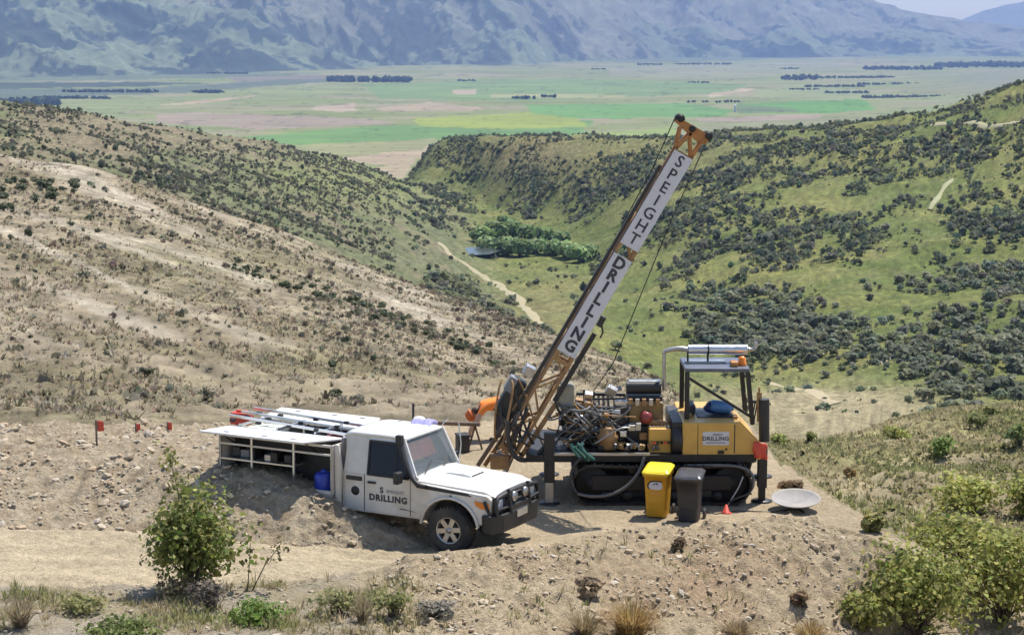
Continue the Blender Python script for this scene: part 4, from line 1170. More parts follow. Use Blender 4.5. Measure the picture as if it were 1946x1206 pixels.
# crown block at the top
crown = empty('crown_block', (0, 0, 0), parent=mast)
cc_ = r(1313, 246, YM); cl, cr = r(1287, 231, YM), r(1341, 262, YM)
cd = (cr - cl).normalized(); cu_ = Vector((-cd.z, 0, cd.x))
for w in (-.16, .16):
    m = MB(); vs = []
    for ww in (w - .015, w + .015):
        for a, b in ((-.34, -.02), (.26, -.15), (.36, -.10), (.36, .05), (.28, .08), (-.32, .08)):
            vs.append(cc_ + cd * a + cu_ * b + Vector((0, ww, 0)))
    m.add(vs, [tuple(range(6))[::-1], tuple(range(6, 12))] + [(i, (i+1) % 6, 6 + (i+1) % 6, 6+i) for i in range(6)]); m.build('side_plate', M_orange, crown)
for a, b, R in ((-.28, .07, .09), (.32, .05, .09), (.0, .02, .07)):
    m = MB(); q = cc_ + cd * a + cu_ * b; m.lathe([(0, -.21), (.06, -.21), (.06, -.12), (R, -.12), (R - .025, 0), (R, .12), (.05, .12), (.05, .22), (0, .22)], q, 'y', 18); m.build('sheave', M_dark, crown)
for s0, s1 in (((-W2), -.2), (W2, .0), (W2, .28), (-W2, .02)):
    for w in (-D2 * .8, D2 * .8):
        m = MB(); m.bar(mpt(ML - .03, s0, w), cc_ + cd * s1 + cu_ * -.06 + Vector((0, w, 0)), .045, .045, (0, 1, 0)); m.build('crown_strut', M_orange, crown)
# ropes from the crown
m = MB(); m.tube([cc_ + cd * -.36 + cu_ * .02, r(1240, 320, YM), r(1181, 430, YM)], .010, 6); m.build('wire_rope', M_dark, mast)
m = MB(); m.tube([cc_ + cd * .36 + cu_ * .0, r(1275, 420, YM + .2), r(1165, 690, YM + .5), r(1128, 742, YM + .6)], .010, 6); m.build('wire_rope', M_dark, mast)
# drill head carriage, foot clamp, slide legs
m = MB(); m.box(mpt(along(985, 765), -W2 - .30, 0), (.30, .4, .75), (0, math.atan2(md.x, md.z), 0)); m.build('drill_head', M_dark, mast, bevel=.04)
for (t_, u_, s_, mt) in ((along(975, 745) + .1, -W2 - .42, (.16, .3, .3), M_grey), (along(985, 730) + .3, -W2 - .25, (.2, .3, .2), M_steel), (along(990, 770), -W2 - .1, (.14, .25, .4), M_rust), (along(970, 790), -W2 - .2, (.16, .3, .2), M_dark)):
    m = MB(); m.box(mpt(t_, u_, -.08), s_, (0, math.atan2(md.x, md.z), 0)); m.build('head_motor', mt, mast, bevel=.02)
for dx_ in (0, 13, 30):
    m = MB(); m.bar(r(908 + dx_, 884, YM - .1 + dx_ * .01), r(975 + dx_, 782, YM - .1 + dx_ * .01), .075, .075, (0, 1, 0)); m.build('slide_leg', paint('brown_steel', (.13, .085, .055), .6, wear=.3) if dx_ == 0 else M_rust, mast)
m = MB(); m.bar(r(985, 875, YM - .15), r(1064, 755, YM - .15), .085, .085, (0, 1, 0)); m.build('slide_leg', M_rust, mast)
m = MB(); m.bb(xx(932, YM), xx(968, YM), yl(YM - .3), yl(YM + .3), zz(892, YM - .3), zz(866, YM - .3)); m.build('foot_clamp', M_rust, rig, bevel=.02)
m = MB(); q = r(948, 905, YM); m.cyl(q + Vector((0, 0, -.25)) - md * .2, q + md * .6, .05, n=10); m.build('drill_rod', M_steel, rig)
for a, b in (((1064, 748), (1118, 812)), ((1072, 745), (1126, 810))):
    m = MB(); A, B = r(*a, YM - .1), r(*b, YM - .2); M_ = A.lerp(B, .55); m.cyl(A, M_, .022, n=8); m.cyl(M_, B, .04, n=10); m.build('tilt_ram', M_alu if a[0] < 1070 else M_rust, rig)
for a, b in (((1075, 742), (1095, 858)), ((1108, 760), (1100, 858))):
    m = MB(); m.bar(r(*a, YM + .3), r(*b, YM + .3), .08, .08, (0, 1, 0)); m.build('mast_pivot_arm', M_dark, rig)
m = MB(); m.bb(xx(1058, YM), xx(1090, YM), yl(YM - .2), yl(YM + .2), zz(770, YM), zz(728, YM)); m.build('cat_head_plate', paint('khaki_paint', (.25, .23, .17), .5), rig, bevel=.03)
for a, b, c_, d_, dep in ((1062, 1128, 796, 860, 1.75), (1120, 1176, 778, 860, 1.6), (1100, 1140, 815, 860, 1.0), (1172, 1200, 815, 860, .95)):
    m = MB(); m.bb(xx(a, YN + dep), xx(b, YN + dep), yl(YN + dep), yl(YN + dep + .4), zd - .02, zz(c_, YN + dep)); m.build('dark_machine_backing', rnd.choice([M_dark, M_black]), rig, bevel=.03)  # dark boxes added behind the machinery so its gaps look dark
# the tangle of hoses
hr = random.Random(5)
def hose(px0, py0, px1, py1, Y0, Y1, rad, mat, sag=.25, nm='hydraulic_hose', par=None):
    a, b = r(px0, py0, Y0), r(px1, py1, Y1)
    c1 = a + Vector((hr.uniform(-.2, .2), hr.uniform(-.25, .05), -sag * hr.uniform(.3, 1))); c2 = b + Vector((hr.uniform(-.2, .2), hr.uniform(-.25, .05), -sag * hr.uniform(.3, 1)))
    m = MB(); m.tube(bez(a, c1, c2, b, 12), rad, 7); return m.build(nm, mat, par or rig)
for i in range(72):
    x0 = hr.uniform(1040, 1150); x1 = x0 + hr.uniform(15, 110)
    hose(x0, hr.uniform(760, 850), min(x1, 1235), hr.uniform(765, 852), YN + hr.uniform(.3, 1.1), YN + hr.uniform(.3, 1.1), hr.uniform(.012, .024), hr.choice([M_hose, M_hose, M_hosegrey, M_hosegrey, M_steel, M_rust]), hr.uniform(-.15, .3))
for i in range(16):
    hose(hr.uniform(950, 1010), hr.uniform(715, 800), hr.uniform(940, 1040), hr.uniform(830, 872), YN + hr.uniform(.3, .7), YN + hr.uniform(.3, .7), hr.uniform(.014, .028), hr.choice([M_hose, M_hose, M_hosegrey, M_rust]), hr.uniform(0, .4))
for i in range(36):
    a = hr.uniform(1062, 1185); y = hr.uniform(735, 850); q = r(a, y, YN + hr.uniform(.6, 1.3))
    m = MB(); m.box(q, (hr.uniform(.06, .2), hr.uniform(.1, .2), hr.uniform(.06, .2)), (hr.uniform(-.4, .4), hr.uniform(-.6, .6), 0)); m.build('machine_block', hr.choice([M_steel, M_dark, M_grey, M_alu, M_rust, M_black]), rig, bevel=.012)
for i in range(6):
    m = MB(); m.bar(r(1110 + i * 9, 740 + i * 2, YN + 1.3), r(1112 + i * 10, 858, YN + 1.3), .045, .045); m.build('frame_post', hr.choice([M_dark, M_grey]), rig)
m = MB(); m.bar(r(1095, 748, YN + 1.3), r(1188, 750, YN + 1.3), .05, .05); m.bar(r(1110, 758, YN + .9), r(1190, 757, YN + .9), .035, .035); m.build('frame_rail', M_dark, rig)
m = MB(); m.tube(bez(r(966, 800, YN + .2), r(958, 880, YN + .2), r(1000, 895, YN + .2), r(1038, 845, YN + .3), 14), .045, 9); m.build('loop_hose', M_hose, rig)
m = MB(); m.tube(bez(r(1224, 868, YN - .1), r(1212, 925, YN - .15), r(1160, 955, YN - .2), r(1098, 938, YN - .15), 16), .03, 9); m.build('loop_hose', M_hosegrey, rig)
m = MB(); m.tube(bez(r(1098, 938, YN - .15), r(1075, 915, YN - .1), r(1085, 880, YN - .05), r(1108, 868, YN - .02), 12), .03, 8); m.build('loop_hose', M_hose, rig)
for i in range(5):
    hose(1085 + i * 6, 842 + i % 2 * 6, 1105 + i * 5, 868 + i % 3 * 3, YN + .02, YN + .0, .028, M_green, .12, 'green_hose')
m = MB(); m.tube(bez(r(1300, 884, YN + .1), r(1400, 882, YN - .05), r(1440, 880, YN - .1), r(1431, 925, YN - .1), 14), .026, 8); m.build('loop_hose', M_hosegrey, rig)
m = MB(); m.tube(bez(r(1431, 925, YN - .1), r(1425, 945, YN - .15), r(1400, 940, YN - .2), r(1385, 955, YN - .2), 10), .018, 7); m.build('loop_hose', M_hose, rig)
m = MB(); m.tube([r(1412, 905, YN - .08), r(1404, 925, YN - .12), r(1384, 958, YN - .2)], .014, 7); m.build('steel_whip', M_steel, rig)

# ================================================================== small things round the rig
def solo(name, label, cat, mb, mat, bevel=0.0, loc=(0, 0, 0), rot=(0, 0, 0), group=None, parent=None):
    o = mb.build(name, mat, parent, bevel=bevel); o.location = loc; o.rotation_euler = rot
    return tag(o, label, cat, group)
# rags
p = at(1441, 855, YN + .1); m = MB()
m.grid([[(x * .16 + .02 * math.sin(z * 9), -.03 * math.sin(x * 6 + z * 3), -z * .30 - .03 * x) for x in np.linspace(-.6, .9, 7)] for z in np.linspace(0, 1, 7)])
o = solo('warning_flag', 'red-orange warning rag tied to the rear of the yellow engine cover', 'flag', m, M_red, 0, (p.x, p.y - .06, p.z + .16)); o.modifiers.new('solid', 'SOLIDIFY').thickness = .012
p = on_z(1380, 974, 0); m = MB()
m.lathe([(.10, 0), (.10, .015), (.06, .025), (.02, .16), (0, .16)], (0, 0, 0), 'z', 14)
solo('marker_cone', 'small orange marker cone on the ground below the crawler track', 'cone', m, M_red, 0, (p.x, p.y, gz(p.x, p.y)))
p = at(1372, 776, YN + .95); m = MB()
m.lathe([(0, -.22), (.10, -.22), (.12, -.18), (.12, .10), (.09, .16), (.05, .18), (.05, .22), (0, .22)], (0, 0, 0), 'x', 18)
solo('water_jug', 'light blue jug lying on the operator seat of the rig', 'jug', m, paint('pale_blue_plastic', (.09, .22, .45), .4), 0, (p.x, p.y, zz(786, YN + .9) + .12), (0, .12, 0))
p = at(1352, 765, YN + 1.0)
carr = cap_mesh(); solo('safety_helmet', 'dark blue safety helmet beside the jug on the rig seat', 'helmet', carr, paint('navy_plastic', (.012, .02, .09), .35), 0, (p.x, p.y, zz(786, YN + .9) + .06), (.3, .2, 0))

def wheelie_bin(px, py, rz, bodym, lidm, label, wheelm, k=1.0):
    p = on_z(px, py, 0)
    b = empty('wheelie_bin', (p.x, p.y, gz(p.x, p.y)), rz); tag(b, label, 'bin')
    b.scale = (k, k, k)
    # faces -y (towards the camera); hinge at +y
    lv = [(.02, .20, .215), (.10, .205, .22), (.55, .225, .25), (.84, .24, .275), (.845, .262, .30), (.92, .265, .305)]
    m = MB(); rows = []
    for z, hx, hy in lv:
        c = .05; ring = []
        for sx, sy, a0 in ((1, -1, -90), (1, 1, 0), (-1, 1, 90), (-1, -1, 180)):
            for q in range(4):
                t = math.radians(a0 + 30 * q); ring.append((sx * (hx - c) + math.cos(t) * c, sy * (hy - c) + math.sin(t) * c, z))
        ring.append(ring[0]); rows.append(ring)
    m.grid(rows); m.add(rows[0][:-1], [tuple(range(16))[::-1]]); m.add(rows[-1][:-1], [tuple(range(16))])
    bd = m.build('bin_body', bodym, b)
    m = MB(); rr = []
    for z, hx, hy, dy in ((.925, .275, .315, 0), (.955, .285, .325, 0), (.97, .275, .315, 0), (1.005, .23, .26, .02), (1.012, .20, .22, .02)):
        c = .05; ring = []
        for sx, sy, a0 in ((1, -1, -90), (1, 1, 0), (-1, 1, 90), (-1, -1, 180)):
            for q in range(4):
                t = math.radians(a0 + 30 * q); yy = sy * (hy - c) + math.sin(t) * c + dy; ring.append((sx * (hx - c) + math.cos(t) * c, yy, z + yy * .10))
        ring.append(ring[0]); rr.append(ring)
    m.grid(rr); m.add(rr[-1][:-1], [tuple(range(16))]); m.add(rr[0][:-1], [tuple(range(16))[::-1]])
    m.bb(-.2, .2, -.35, -.31, .91, .935)
    m.build('lid', lidm, b)
    m = MB(); m.cyl((-.24, .35, .96), (.24, .35, .96), .018, n=8); m.bar((-.2, .28, .92), (-.2, .35, .96), .04); m.bar((.2, .28, .92), (.2, .35, .96), .04); m.build('handle', lidm, b)
    m = MB(); m.cyl((-.26, .27, .1), (.26, .27, .1), .012, n=8); m.build('axle', M_steel, b)
    for x in (-.27, .27):
        w = empty('wheel', (x, .27, .10), parent=b)
        m = MB(); m.lathe([(.06, -.028), (.09, -.028), (.1, -.015), (.1, .015), (.09, .028), (.06, .028)], (0, 0, 0), 'x', 20, cap=False); m.build('tyre', M_rubber, w)
        m = MB(); m.lathe([(0, -.02), (.065, -.02), (.065, .02), (0, .02)], (0, 0, 0), 'x', 16); m.build('hub', wheelm, w)
    # moulded panels
    for z0, z1 in ((.30, .70),) if lidm is not M_grey else ((.62, .66), (.52, .56)):
        m = MB(); m.bb(-.15, .15, -.265 if z0 > .5 else -.245, -.20, z0, z1); m.build('moulded_panel', bodym, b, bevel=.01)
    return b
M_biny = paint('bin_amber', (.62, .31, .015), .4, wear=.04); M_lidy = paint('bin_yellow_lid', (.80, .62, .03), .35, wear=.03)
M_bink = paint('bin_black', (.032, .03, .033), .42, wear=.08, dirt_amt=.15, dirt=(.12, .1, .08)); M_lidk = paint('bin_dark_lid', (.06, .06, .065), .28, wear=.05)
yb = wheelie_bin(1250, 978, math.radians(-16), M_biny, M_lidy, 'yellow wheelie bin with bright yellow lid and white notice', M_rust, .90)
m = MB(); m.xz([(-.12, .60), (-.14, .66), (-.10, .735), (-.02, .755), (.12, .75), (.145, .67), (.12, .60), (.0, .585)], -.268, -.272); nt = m.build('notice', M_sign, yb)
m = MB(); m.tube([(-.12 + .0, -.274, .60), (-.155, -.274, .64), (-.15, -.274, .70), (-.10, -.274, .752), (.0, -.274, .765), (.13, -.274, .757)], .012, 5); m.build('notice_border', M_ink, nt)
m = MB(); m.xz([(-.06, .70), (.02, .735), (.07, .70), (.03, .69), (.0, .71), (-.03, .68)], -.273, -.276); m.build('notice_symbol', M_ink, nt)
m = MB(); m.bb(-.10, .10, -.262, -.252, .50, .525); m.build('print_line', paint('orange_print', (.75, .35, .12), .5), yb)
kb = wheelie_bin(1310, 990, math.radians(-14), M_bink, M_lidk, 'black wheelie bin standing beside the yellow one', paint('red_hub', (.5, .12, .08), .5), .88)

# dish lying on its short stand
p = on_z(1512, 968, 0)
dish = empty('satellite_dish', (p.x, p.y, gz(p.x, p.y)), .2); tag(dish, 'pale round satellite dish standing on low feet at the edge of the pad', 'dish')
m = MB(); m.lathe([(0, .0), (.15, .012), (.3, .045), (.42, .095), (.455, .125), (.452, .132), (.42, .11), (.3, .062), (.15, .03), (0, .02)], (0, 0, 0), 'z', 44, cap=False)
o = m.build('reflector', paint('dish_grey', (.29, .275, .265), .85, wear=.2, dirt_amt=.35, dirt=(.42, .36, .28)), dish); o.location = (0, 0, .10); o.rotation_euler = (math.radians(8), math.radians(-3), 0)
m = MB(); m.cyl((0, 0, .01), (0, 0, .11), .05, n=10); m.box((.05, 0, .07), (.24, .14, .05)); m.build('mount', M_dark, dish)
for t in (.3, 1.9, 3.4, 4.9):
    m = MB(); m.bar((0, 0, .06), (math.cos(t) * .30, math.sin(t) * .30, .012), .03); m.build('foot', M_dark, dish)
m = MB()
pth = [on_z(a, b, 0) for a, b in ((1500, 968), (1470, 974), (1440, 972), (1400, 970), (1360, 978), (1330, 970), (1300, 972))]
m.tube([(q.x, q.y, gz(q.x, q.y) + .012) for q in pth], .010, 6)
solo('power_cable', 'thin black cable lying on the pad from the dish to the rig', 'cable', m, M_hose)
m = MB(); a, b = at(822, 803, 39.4), at(912, 806, 39.0); m.cyl(a, b, .045, n=12)
for q in (a.lerp(b, .08), a.lerp(b, .9)):
    g_ = gz(q.x, q.y)
    m.bar((q.x - .15, q.y, g_ - .02), (q.x, q.y, q.z - .04), .04); m.bar((q.x + .15, q.y, g_ - .02), (q.x, q.y, q.z - .04), .04)
solo('rod_rack', 'brown drill pipe on low trestles behind the truck cab', 'pipe', m, paint('brown_pipe', (.17, .11, .07), .6, wear=.25))
p = hit(879, 858); m = MB(); m.bb(-.12, .12, -.14, .14, 0, .34); m.bb(-.13, .13, -.15, .15, .34, .38)
solo('grease_drum', 'small dark lidded box on the ground left of the mast foot', 'box', m, M_black, .01, (p.x, p.y, p.z), (0, 0, .3))

# worker bending to the ground behind the mast
def person():
    J = {'pelvis': (at(956, 772, 40.1), .15), 'waist': (at(944, 766, 40.05), .175), 'chest': (at(928, 766, 40.0), .20), 'neckb': (at(916, 769, 40), .09), 'neck': (at(911, 774, 39.98), .06), 'head': (at(904, 782, 39.95), .095), 'crown': (at(897, 789, 39.93), .08)}
    for sg in (-1, 1):
        n = 'LR'[sg > 0]; dy = .19 * sg
        sh = at(920, 770, 40); el = at(905, 799, 39.9); ha = at(892, 824, 39.85)
        J['sh' + n] = (sh + Vector((0, dy, 0)), .085); J['el' + n] = (el + Vector((-.05 * (sg > 0), dy * 1.2, 0)), .052); J['wr' + n] = (ha + Vector((.02, dy * .7, .06)), .036); J['pa' + n] = (ha + Vector((0, dy * .6, -.02)), .042)
        for f, (ox, oy) in enumerate(((-.05, -.03), (-.055, -.01), (-.05, .012), (-.04, .032))):
            b0 = J['pa' + n][0]
            J[f'f{f}a' + n] = (b0 + Vector((ox * .7, oy, -.05)), .011); J[f'f{f}b' + n] = (b0 + Vector((ox * .9 + .01, oy, -.09)), .009)
        J['tha' + n] = (J['pa' + n][0] + Vector((.035, -.035 * sg, -.02)), .012); J['thb' + n] = (J['pa' + n][0] + Vector((.03, -.045 * sg, -.06)), .009)
        hp = at(953, 778, 40.1); kn = at(948, 806, 40.0); an = at(946, 833, 40.1); to = at(935, 838, 40.0)
        J['hp' + n] = (hp + Vector((0, .10 * sg, 0)), .115); J['kn' + n] = (kn + Vector((-.04 * sg, .13 * sg, 0)), .072); J['an' + n] = (an + Vector((.05 * sg, .15 * sg, 0)), .05); J['to' + n] = (Vector((to.x + .05 * sg, to.y + .16 * sg, gz(to.x, to.y) + .04)), .042)
    E = [('pelvis', 'waist'), ('waist', 'chest'), ('chest', 'neckb'), ('neckb', 'neck'), ('neck', 'head'), ('head', 'crown')]
    for n in 'LR':
        E += [('chest', 'sh' + n), ('sh' + n, 'el' + n), ('el' + n, 'wr' + n), ('wr' + n, 'pa' + n), ('pelvis', 'hp' + n), ('hp' + n, 'kn' + n), ('kn' + n, 'an' + n), ('an' + n, 'to' + n), ('pa' + n, 'tha' + n), ('tha' + n, 'thb' + n)]
        for f in range(4): E += [('pa' + n, f'f{f}a' + n), (f'f{f}a' + n, f'f{f}b' + n)]
    ks = list(J); base = Vector((at(944, 838, 40).x, 40.0, 0))
    me = bpy.data.meshes.new('body')
    me.from_pydata([J[k][0] - base for k in ks], [(ks.index(a), ks.index(b)) for a, b in E], [])
    o = link('body_build', me)
    o.modifiers.new('skin', 'SKIN'); s_ = o.modifiers.new('sub', 'SUBSURF'); s_.levels = s_.render_levels = 2
    for i, k in enumerate(ks):
        d = me.skin_vertices[0].data[i]; d.radius = (J[k][1], J[k][1]); d.use_root = (k == 'pelvis')
    dg = bpy.context.evaluated_depsgraph_get()
    out = bpy.data.meshes.new_from_object(o.evaluated_get(dg)); bpy.data.objects.remove(o)
    skin = paint('skin', (.50, .29, .19), .6, wear=.08); trou = paint('dark_check_cloth', (.045, .042, .05), .9, wear=.3, scale=22); boot = paint('boot_leather', (.07, .045, .03), .7)
    out.materials.clear()
    for mt in (M_hiviz, trou, skin, boot): out.materials.append(mt)
    zone = {'pelvis': 1, 'waist': 0, 'chest': 0, 'neckb': 0, 'neck': 2, 'head': 2, 'crown': 2}
    for n in 'LR': zone.update({'sh' + n: 0, 'el' + n: 2, 'hp' + n: 1, 'kn' + n: 1, 'an' + n: 3, 'to' + n: 3})
    P = np.array([J[k][0] - base for k in ks]); zi = np.array([zone.get(k, 2) for k in ks])
    for p in out.polygons:
        p.use_smooth = True
        p.material_index = int(zi[np.argmin(((P - np.array(p.center)) ** 2).sum(1))])
    per = link('person', out); per.location = base
    tag(per, 'worker in an orange shirt bending to the ground behind the mast', 'person')
    hp_ = J['crown'][0].lerp(J['head'][0], .5) - base
    hat = cap_mesh().build('cap', paint('cap_orange', (.55, .13, .03), .6), per); hat.location = hp_ + Vector((-.03, 0, -.015)); hat.rotation_euler = (0, math.radians(-125), 0); hat.scale = (.95,) * 3
    hair = MB(); hair.lathe([(.0, -.06), (.09, -.05), (.105, .0), (.09, .06), (0, .09)], (0, 0, 0), 'z', 14); h_ = hair.build('hair', paint('brown_hair', (.06, .04, .025), .7), per); h_.location = J['head'][0] - base + Vector((.01, 0, .02))
    return per
person()
# ================================================================== vegetation, stones, water, paths
def leaf_mat(name, trans=.45):
    k = NT(name)
    a = k.n('ShaderNodeAttribute', attribute_name='Col')
    oi = k.n('ShaderNodeObjectInfo')
    v = k.mapr(oi.outputs['Random'], 0, 1, .82, 1.2)
    nn = k.mapr(k.noise(9.0, 2), .3, .7, .85, 1.15)
    c = k.mix(1.0, k.mix(1.0, a.outputs['Color'], v, 'MULTIPLY'), nn, 'MULTIPLY')
    k.l(c, k.b.inputs['Base Color'])
    k.b.inputs['Roughness'].default_value = .62
    k.b.inputs['Specular IOR Level'].default_value = .25
    tr = k.n('ShaderNodeBsdfTranslucent'); k.l(c, tr.inputs[0])
    mx = k.n('ShaderNodeMixShader'); mx.inputs[0].default_value = trans
    k.l(k.b.outputs[0], mx.inputs[1]); k.l(tr.outputs[0], mx.inputs[2]); k.l(mx.outputs[0], k.out.inputs['Surface'])
    return k.m
M_leaf = leaf_mat('leaves'); M_grass = leaf_mat('grass_blades', .55)
M_bark = paint('bark', (.10, .08, .06), .9, wear=.3, scale=10)

def leaf_cloud(g, n, rad, leaf, lumps=5, aspect=1.6, cols=None, spread=.5, shell=.55, loose=.55):
    """n leaf quads through a lumpy crown of half-sizes rad standing on z=0"""
    rad = np.array(rad, float)
    c = g.normal(0, 1, (lumps, 3)); c /= np.linalg.norm(c, axis=1)[:, None] + 1e-9
    c *= g.uniform(.15, spread, (lumps, 1)); c[:, 2] = c[:, 2] * .8 + .05
    lr = g.uniform(.42, .68, lumps)
    i = g.integers(0, lumps, n)
    d = g.normal(0, 1, (n, 3)); d /= np.linalg.norm(d, axis=1)[:, None]
    rr = lr[i] * g.uniform(shell, 1.08, n)
    p = c[i] + d * rr[:, None]
    p = p * rad; p[:, 2] += rad[2] * .95
    p[:, 2] = np.maximum(p[:, 2], .02 * rad[2])
    nrm = d * (.6 if loose > .5 else 1.0) + g.normal(0, loose, (n, 3)); nrm[:, 2] += .6 if loose > .5 else .3
    return leaf_quads(g, p, nrm, leaf, aspect), p

def leaf_quads(g, p, nrm, leaf, aspect):
    n = len(p)
    nrm = nrm / (np.linalg.norm(nrm, axis=1)[:, None] + 1e-9)
    t = np.cross(nrm, g.normal(0, 1, (n, 3))); t /= np.linalg.norm(t, axis=1)[:, None] + 1e-9
    b = np.cross(nrm, t)
    s = leaf * g.gamma(8, .125, n).clip(.4, 1.9)
    a, w = t * (s * aspect / 2)[:, None], b * (s / 2)[:, None]
    mid = nrm * (s * .12)[:, None]
    co = np.stack([p - a, p - a * .1 - w + mid, p + a, p - a * .1 + w + mid], 1)
    return co

def col_rand(g, n, base, var=.25, alt=None, altp=.0):
    base = np.array(base)
    c = base[None] * (1 + g.normal(0, var, (n, 1)).clip(-.6, .9)) * (1 + g.normal(0, .06, (n, 3)))
    if alt is not None:
        k = g.random(n) < altp; c[k] = np.array(alt) * (1 + g.normal(0, var, (k.sum(), 1)))
    return np.clip(c, .008, .9)

def quads_mesh(name, q, col):
    n = len(q)
    return np_mesh(name, q.reshape(-1, 3), np.arange(n * 4).reshape(n, 4), fcolors=col)

# ---- low scrub templates (unit radius)
gt = np.random.default_rng(3)
TPL = []
for v in range(6):
    q, p = leaf_cloud(gt, 64, (1, 1, .66), .40, lumps=6, aspect=1.3, shell=.6, loose=.42)
    cc = col_rand(gt, 64, (1, 1, 1), .18)
    TPL.append((q, cc))
TPS = []
for v in range(5):
    q, p = leaf_cloud(gt, 22, (1, 1, .62), .66, lumps=3, aspect=1.2, shell=.58, loose=.4)
    TPS.append((q, col_rand(gt, 22, (1, 1, 1), .18)))

def scatter_mesh(name, tpl, X, Y, Z, S, colors, g):
    Q, Cc = [], []
    which = g.integers(0, len(tpl), len(X)); ang = g.uniform(0, 2 * np.pi, len(X))
    for k, (q, c) in enumerate(tpl):
        m = np.where(which == k)[0]
        if not len(m): continue
        ca, sa = np.cos(ang[m]), np.sin(ang[m])
        s = S[m]
        x = q[None, ..., 0] * ca[:, None, None] - q[None, ..., 1] * sa[:, None, None]
        y = q[None, ..., 0] * sa[:, None, None] + q[None, ..., 1] * ca[:, None, None]
        z = np.broadcast_to(q[None, ..., 2], x.shape)
        co = np.stack([x, y, z], -1) * s[:, None, None, None]
        co += np.stack([X[m], Y[m], Z[m]], -1)[:, None, None, :]
        Q.append(co.reshape(-1, 4, 3)); Cc.append((c[None] * colors[m][:, None, :]).reshape(-1, 3))
    return quads_mesh(name, np.concatenate(Q), np.clip(np.concatenate(Cc), .005, .9))

def polar_samples(g, n, a0, a1, y0, y1):
    a = g.uniform(a0, a1, n); Y = np.sqrt(g.uniform(y0 ** 2, y1 ** 2, n))
    return a * Y, Y

def blobs(px, py, lst):
    s = np.zeros(px.shape)
    for cx, cy, rx, ry, w in lst: s += w * blob(px, py, cx, cy, rx, ry)
    return s
T1 = [(838, 462), (852, 482), (900, 512), (950, 542), (985, 568), (1005, 592), (1035, 625)]
def off_track(px, py, w=11):
    d = np.full(px.shape, 1e9)
    for (x0, y0), (x1, y1) in zip(T1[:-1], T1[1:]):
        t = np.clip(((px - x0) * (x1 - x0) + (py - y0) * (y1 - y0)) / ((x1 - x0) ** 2 + (y1 - y0) ** 2), 0, 1)
        d = np.minimum(d, np.hypot(px - x0 - t * (x1 - x0), (py + 2 - y0 - t * (y1 - y0)) * 1.2))
    return d > w
# ---- right hillside and valley scrub
g = np.random.default_rng(21)
X, Y = polar_samples(g, 60000, -.075, .315, 330, 1270)
Z = ground_z(X, Y); px, py = proj(X, Y, Z)
dn = blobs(px, py, [(1520, 625, 120, 85, 1.1), (1840, 690, 150, 62, 1.3), (1480, 455, 130, 36, .8), (1640, 440, 130, 26, .5), (1290, 420, 110, 60, .45), (895, 310, 85, 50, 1.2), (1170, 330, 150, 50, .4),
    (1650, 285, 220, 36, .8), (1860, 270, 130, 42, .8), (1860, 430, 120, 70, .6), (1390, 610, 110, 75, .5), (1250, 580, 70, 50, .25), (1100, 370, 120, 50, .4), (1720, 600, 60, 60, .35), (1480, 690, 60, 25, .7), (1390, 330, 120, 40, .5), (1930, 560, 80, 70, .5),
    (1590, 395, 90, 30, -.8), (1630, 545, 95, 48, -.7), (1700, 560, 40, 70, -.6), (1300, 700, 180, 30, -.9), (1110, 550, 130, 55, -1.5), (1180, 650, 70, 60, -1.2), (1560, 760, 200, 45, -.9), (1000, 300, 90, 35, -.35), (1050, 450, 120, 35, -.6), (1640, 700, 50, 50, -.5), (1780, 370, 25, 50, -.4), (985, 468, 100, 30, -3), (905, 490, 60, 25, -3)])
n1 = fbm(X / 26, Y / 40, 3, 601); n2 = fbm(X / 9, Y / 14, 2, 611)
dens = np.clip(.16 + dn * .85 + n1 * 1.15 + n2 * .35, 0.012, 1.0)
right = sstep(760, 860, px + (py - 480) * -.35) + sstep(760, 800, px) * sstep(380, 340, py)
dens *= np.clip(right, 0, 1) * (py < 790) * (py > 140) * off_track(px, py)
dens = np.where((py > 690) & (px > 1430) & (px < 1710), np.clip(dens, .03, .10) * np.where(py > 705, 1, 3), dens)
keep = g.random(len(X)) < dens * .82
X, Y, Z, px, py, dn = (v[keep] for v in (X, Y, Z, px, py, dn))
S = g.gamma(4, .31, len(X)).clip(.45, 2.5) * (1 + .25 * np.clip(dn, 0, 1.2)) * np.where((py > 690) & (px < 1720), .65, 1) * np.where(py < 330, .85, 1)
cols = col_rand(g, len(X), (.205, .22, .145), .2, (.26, .27, .14), .25)
Z -= .10
# the ones that show largest are individuals
size = S / Y + (np.abs(px - 1450) > 560) * -9 + (py > 765) * -9 + ((px > 1270) & (px < 1460) & (py > 655)) * -9
order = np.argsort(-size); IND = order[:150]; REST = order[150:]
NR, FR = REST[Y[REST] < 600], REST[Y[REST] >= 600]
tag(link('scrub', scatter_mesh('scrub', TPL, X[NR], Y[NR], Z[NR], S[NR], cols[NR], g), M_leaf), 'dense grey-green scrub covering the green hillside', kind='stuff')
tag(link('far_scrub', scatter_mesh('far_scrub', [(q[:18], c[:18]) for q, c in TPS], X[FR], Y[FR], Z[FR], S[FR], cols[FR], g), M_leaf), 'grey-green scrub on the farther part of the hillside and spur', kind='stuff')
keep2 = g.random(len(X)) < .8
xs, ys = X[keep2] + g.normal(0, 3.2, keep2.sum()), Y[keep2] + g.normal(0, 5.0, keep2.sum()); zs_ = ground_z(xs, ys) - .05
tag(link('low_scrub', scatter_mesh('low_scrub', [(q[:9], c[:9]) for q, c in TPS], xs, ys, zs_, g.gamma(4, .14, len(xs)).clip(.25, 1.1), col_rand(g, len(xs), (.20, .22, .11), .2, (.26, .26, .13), .3), g), M_leaf), 'knee-high green undergrowth between the hillside bushes', kind='stuff')
TPL_ME = []
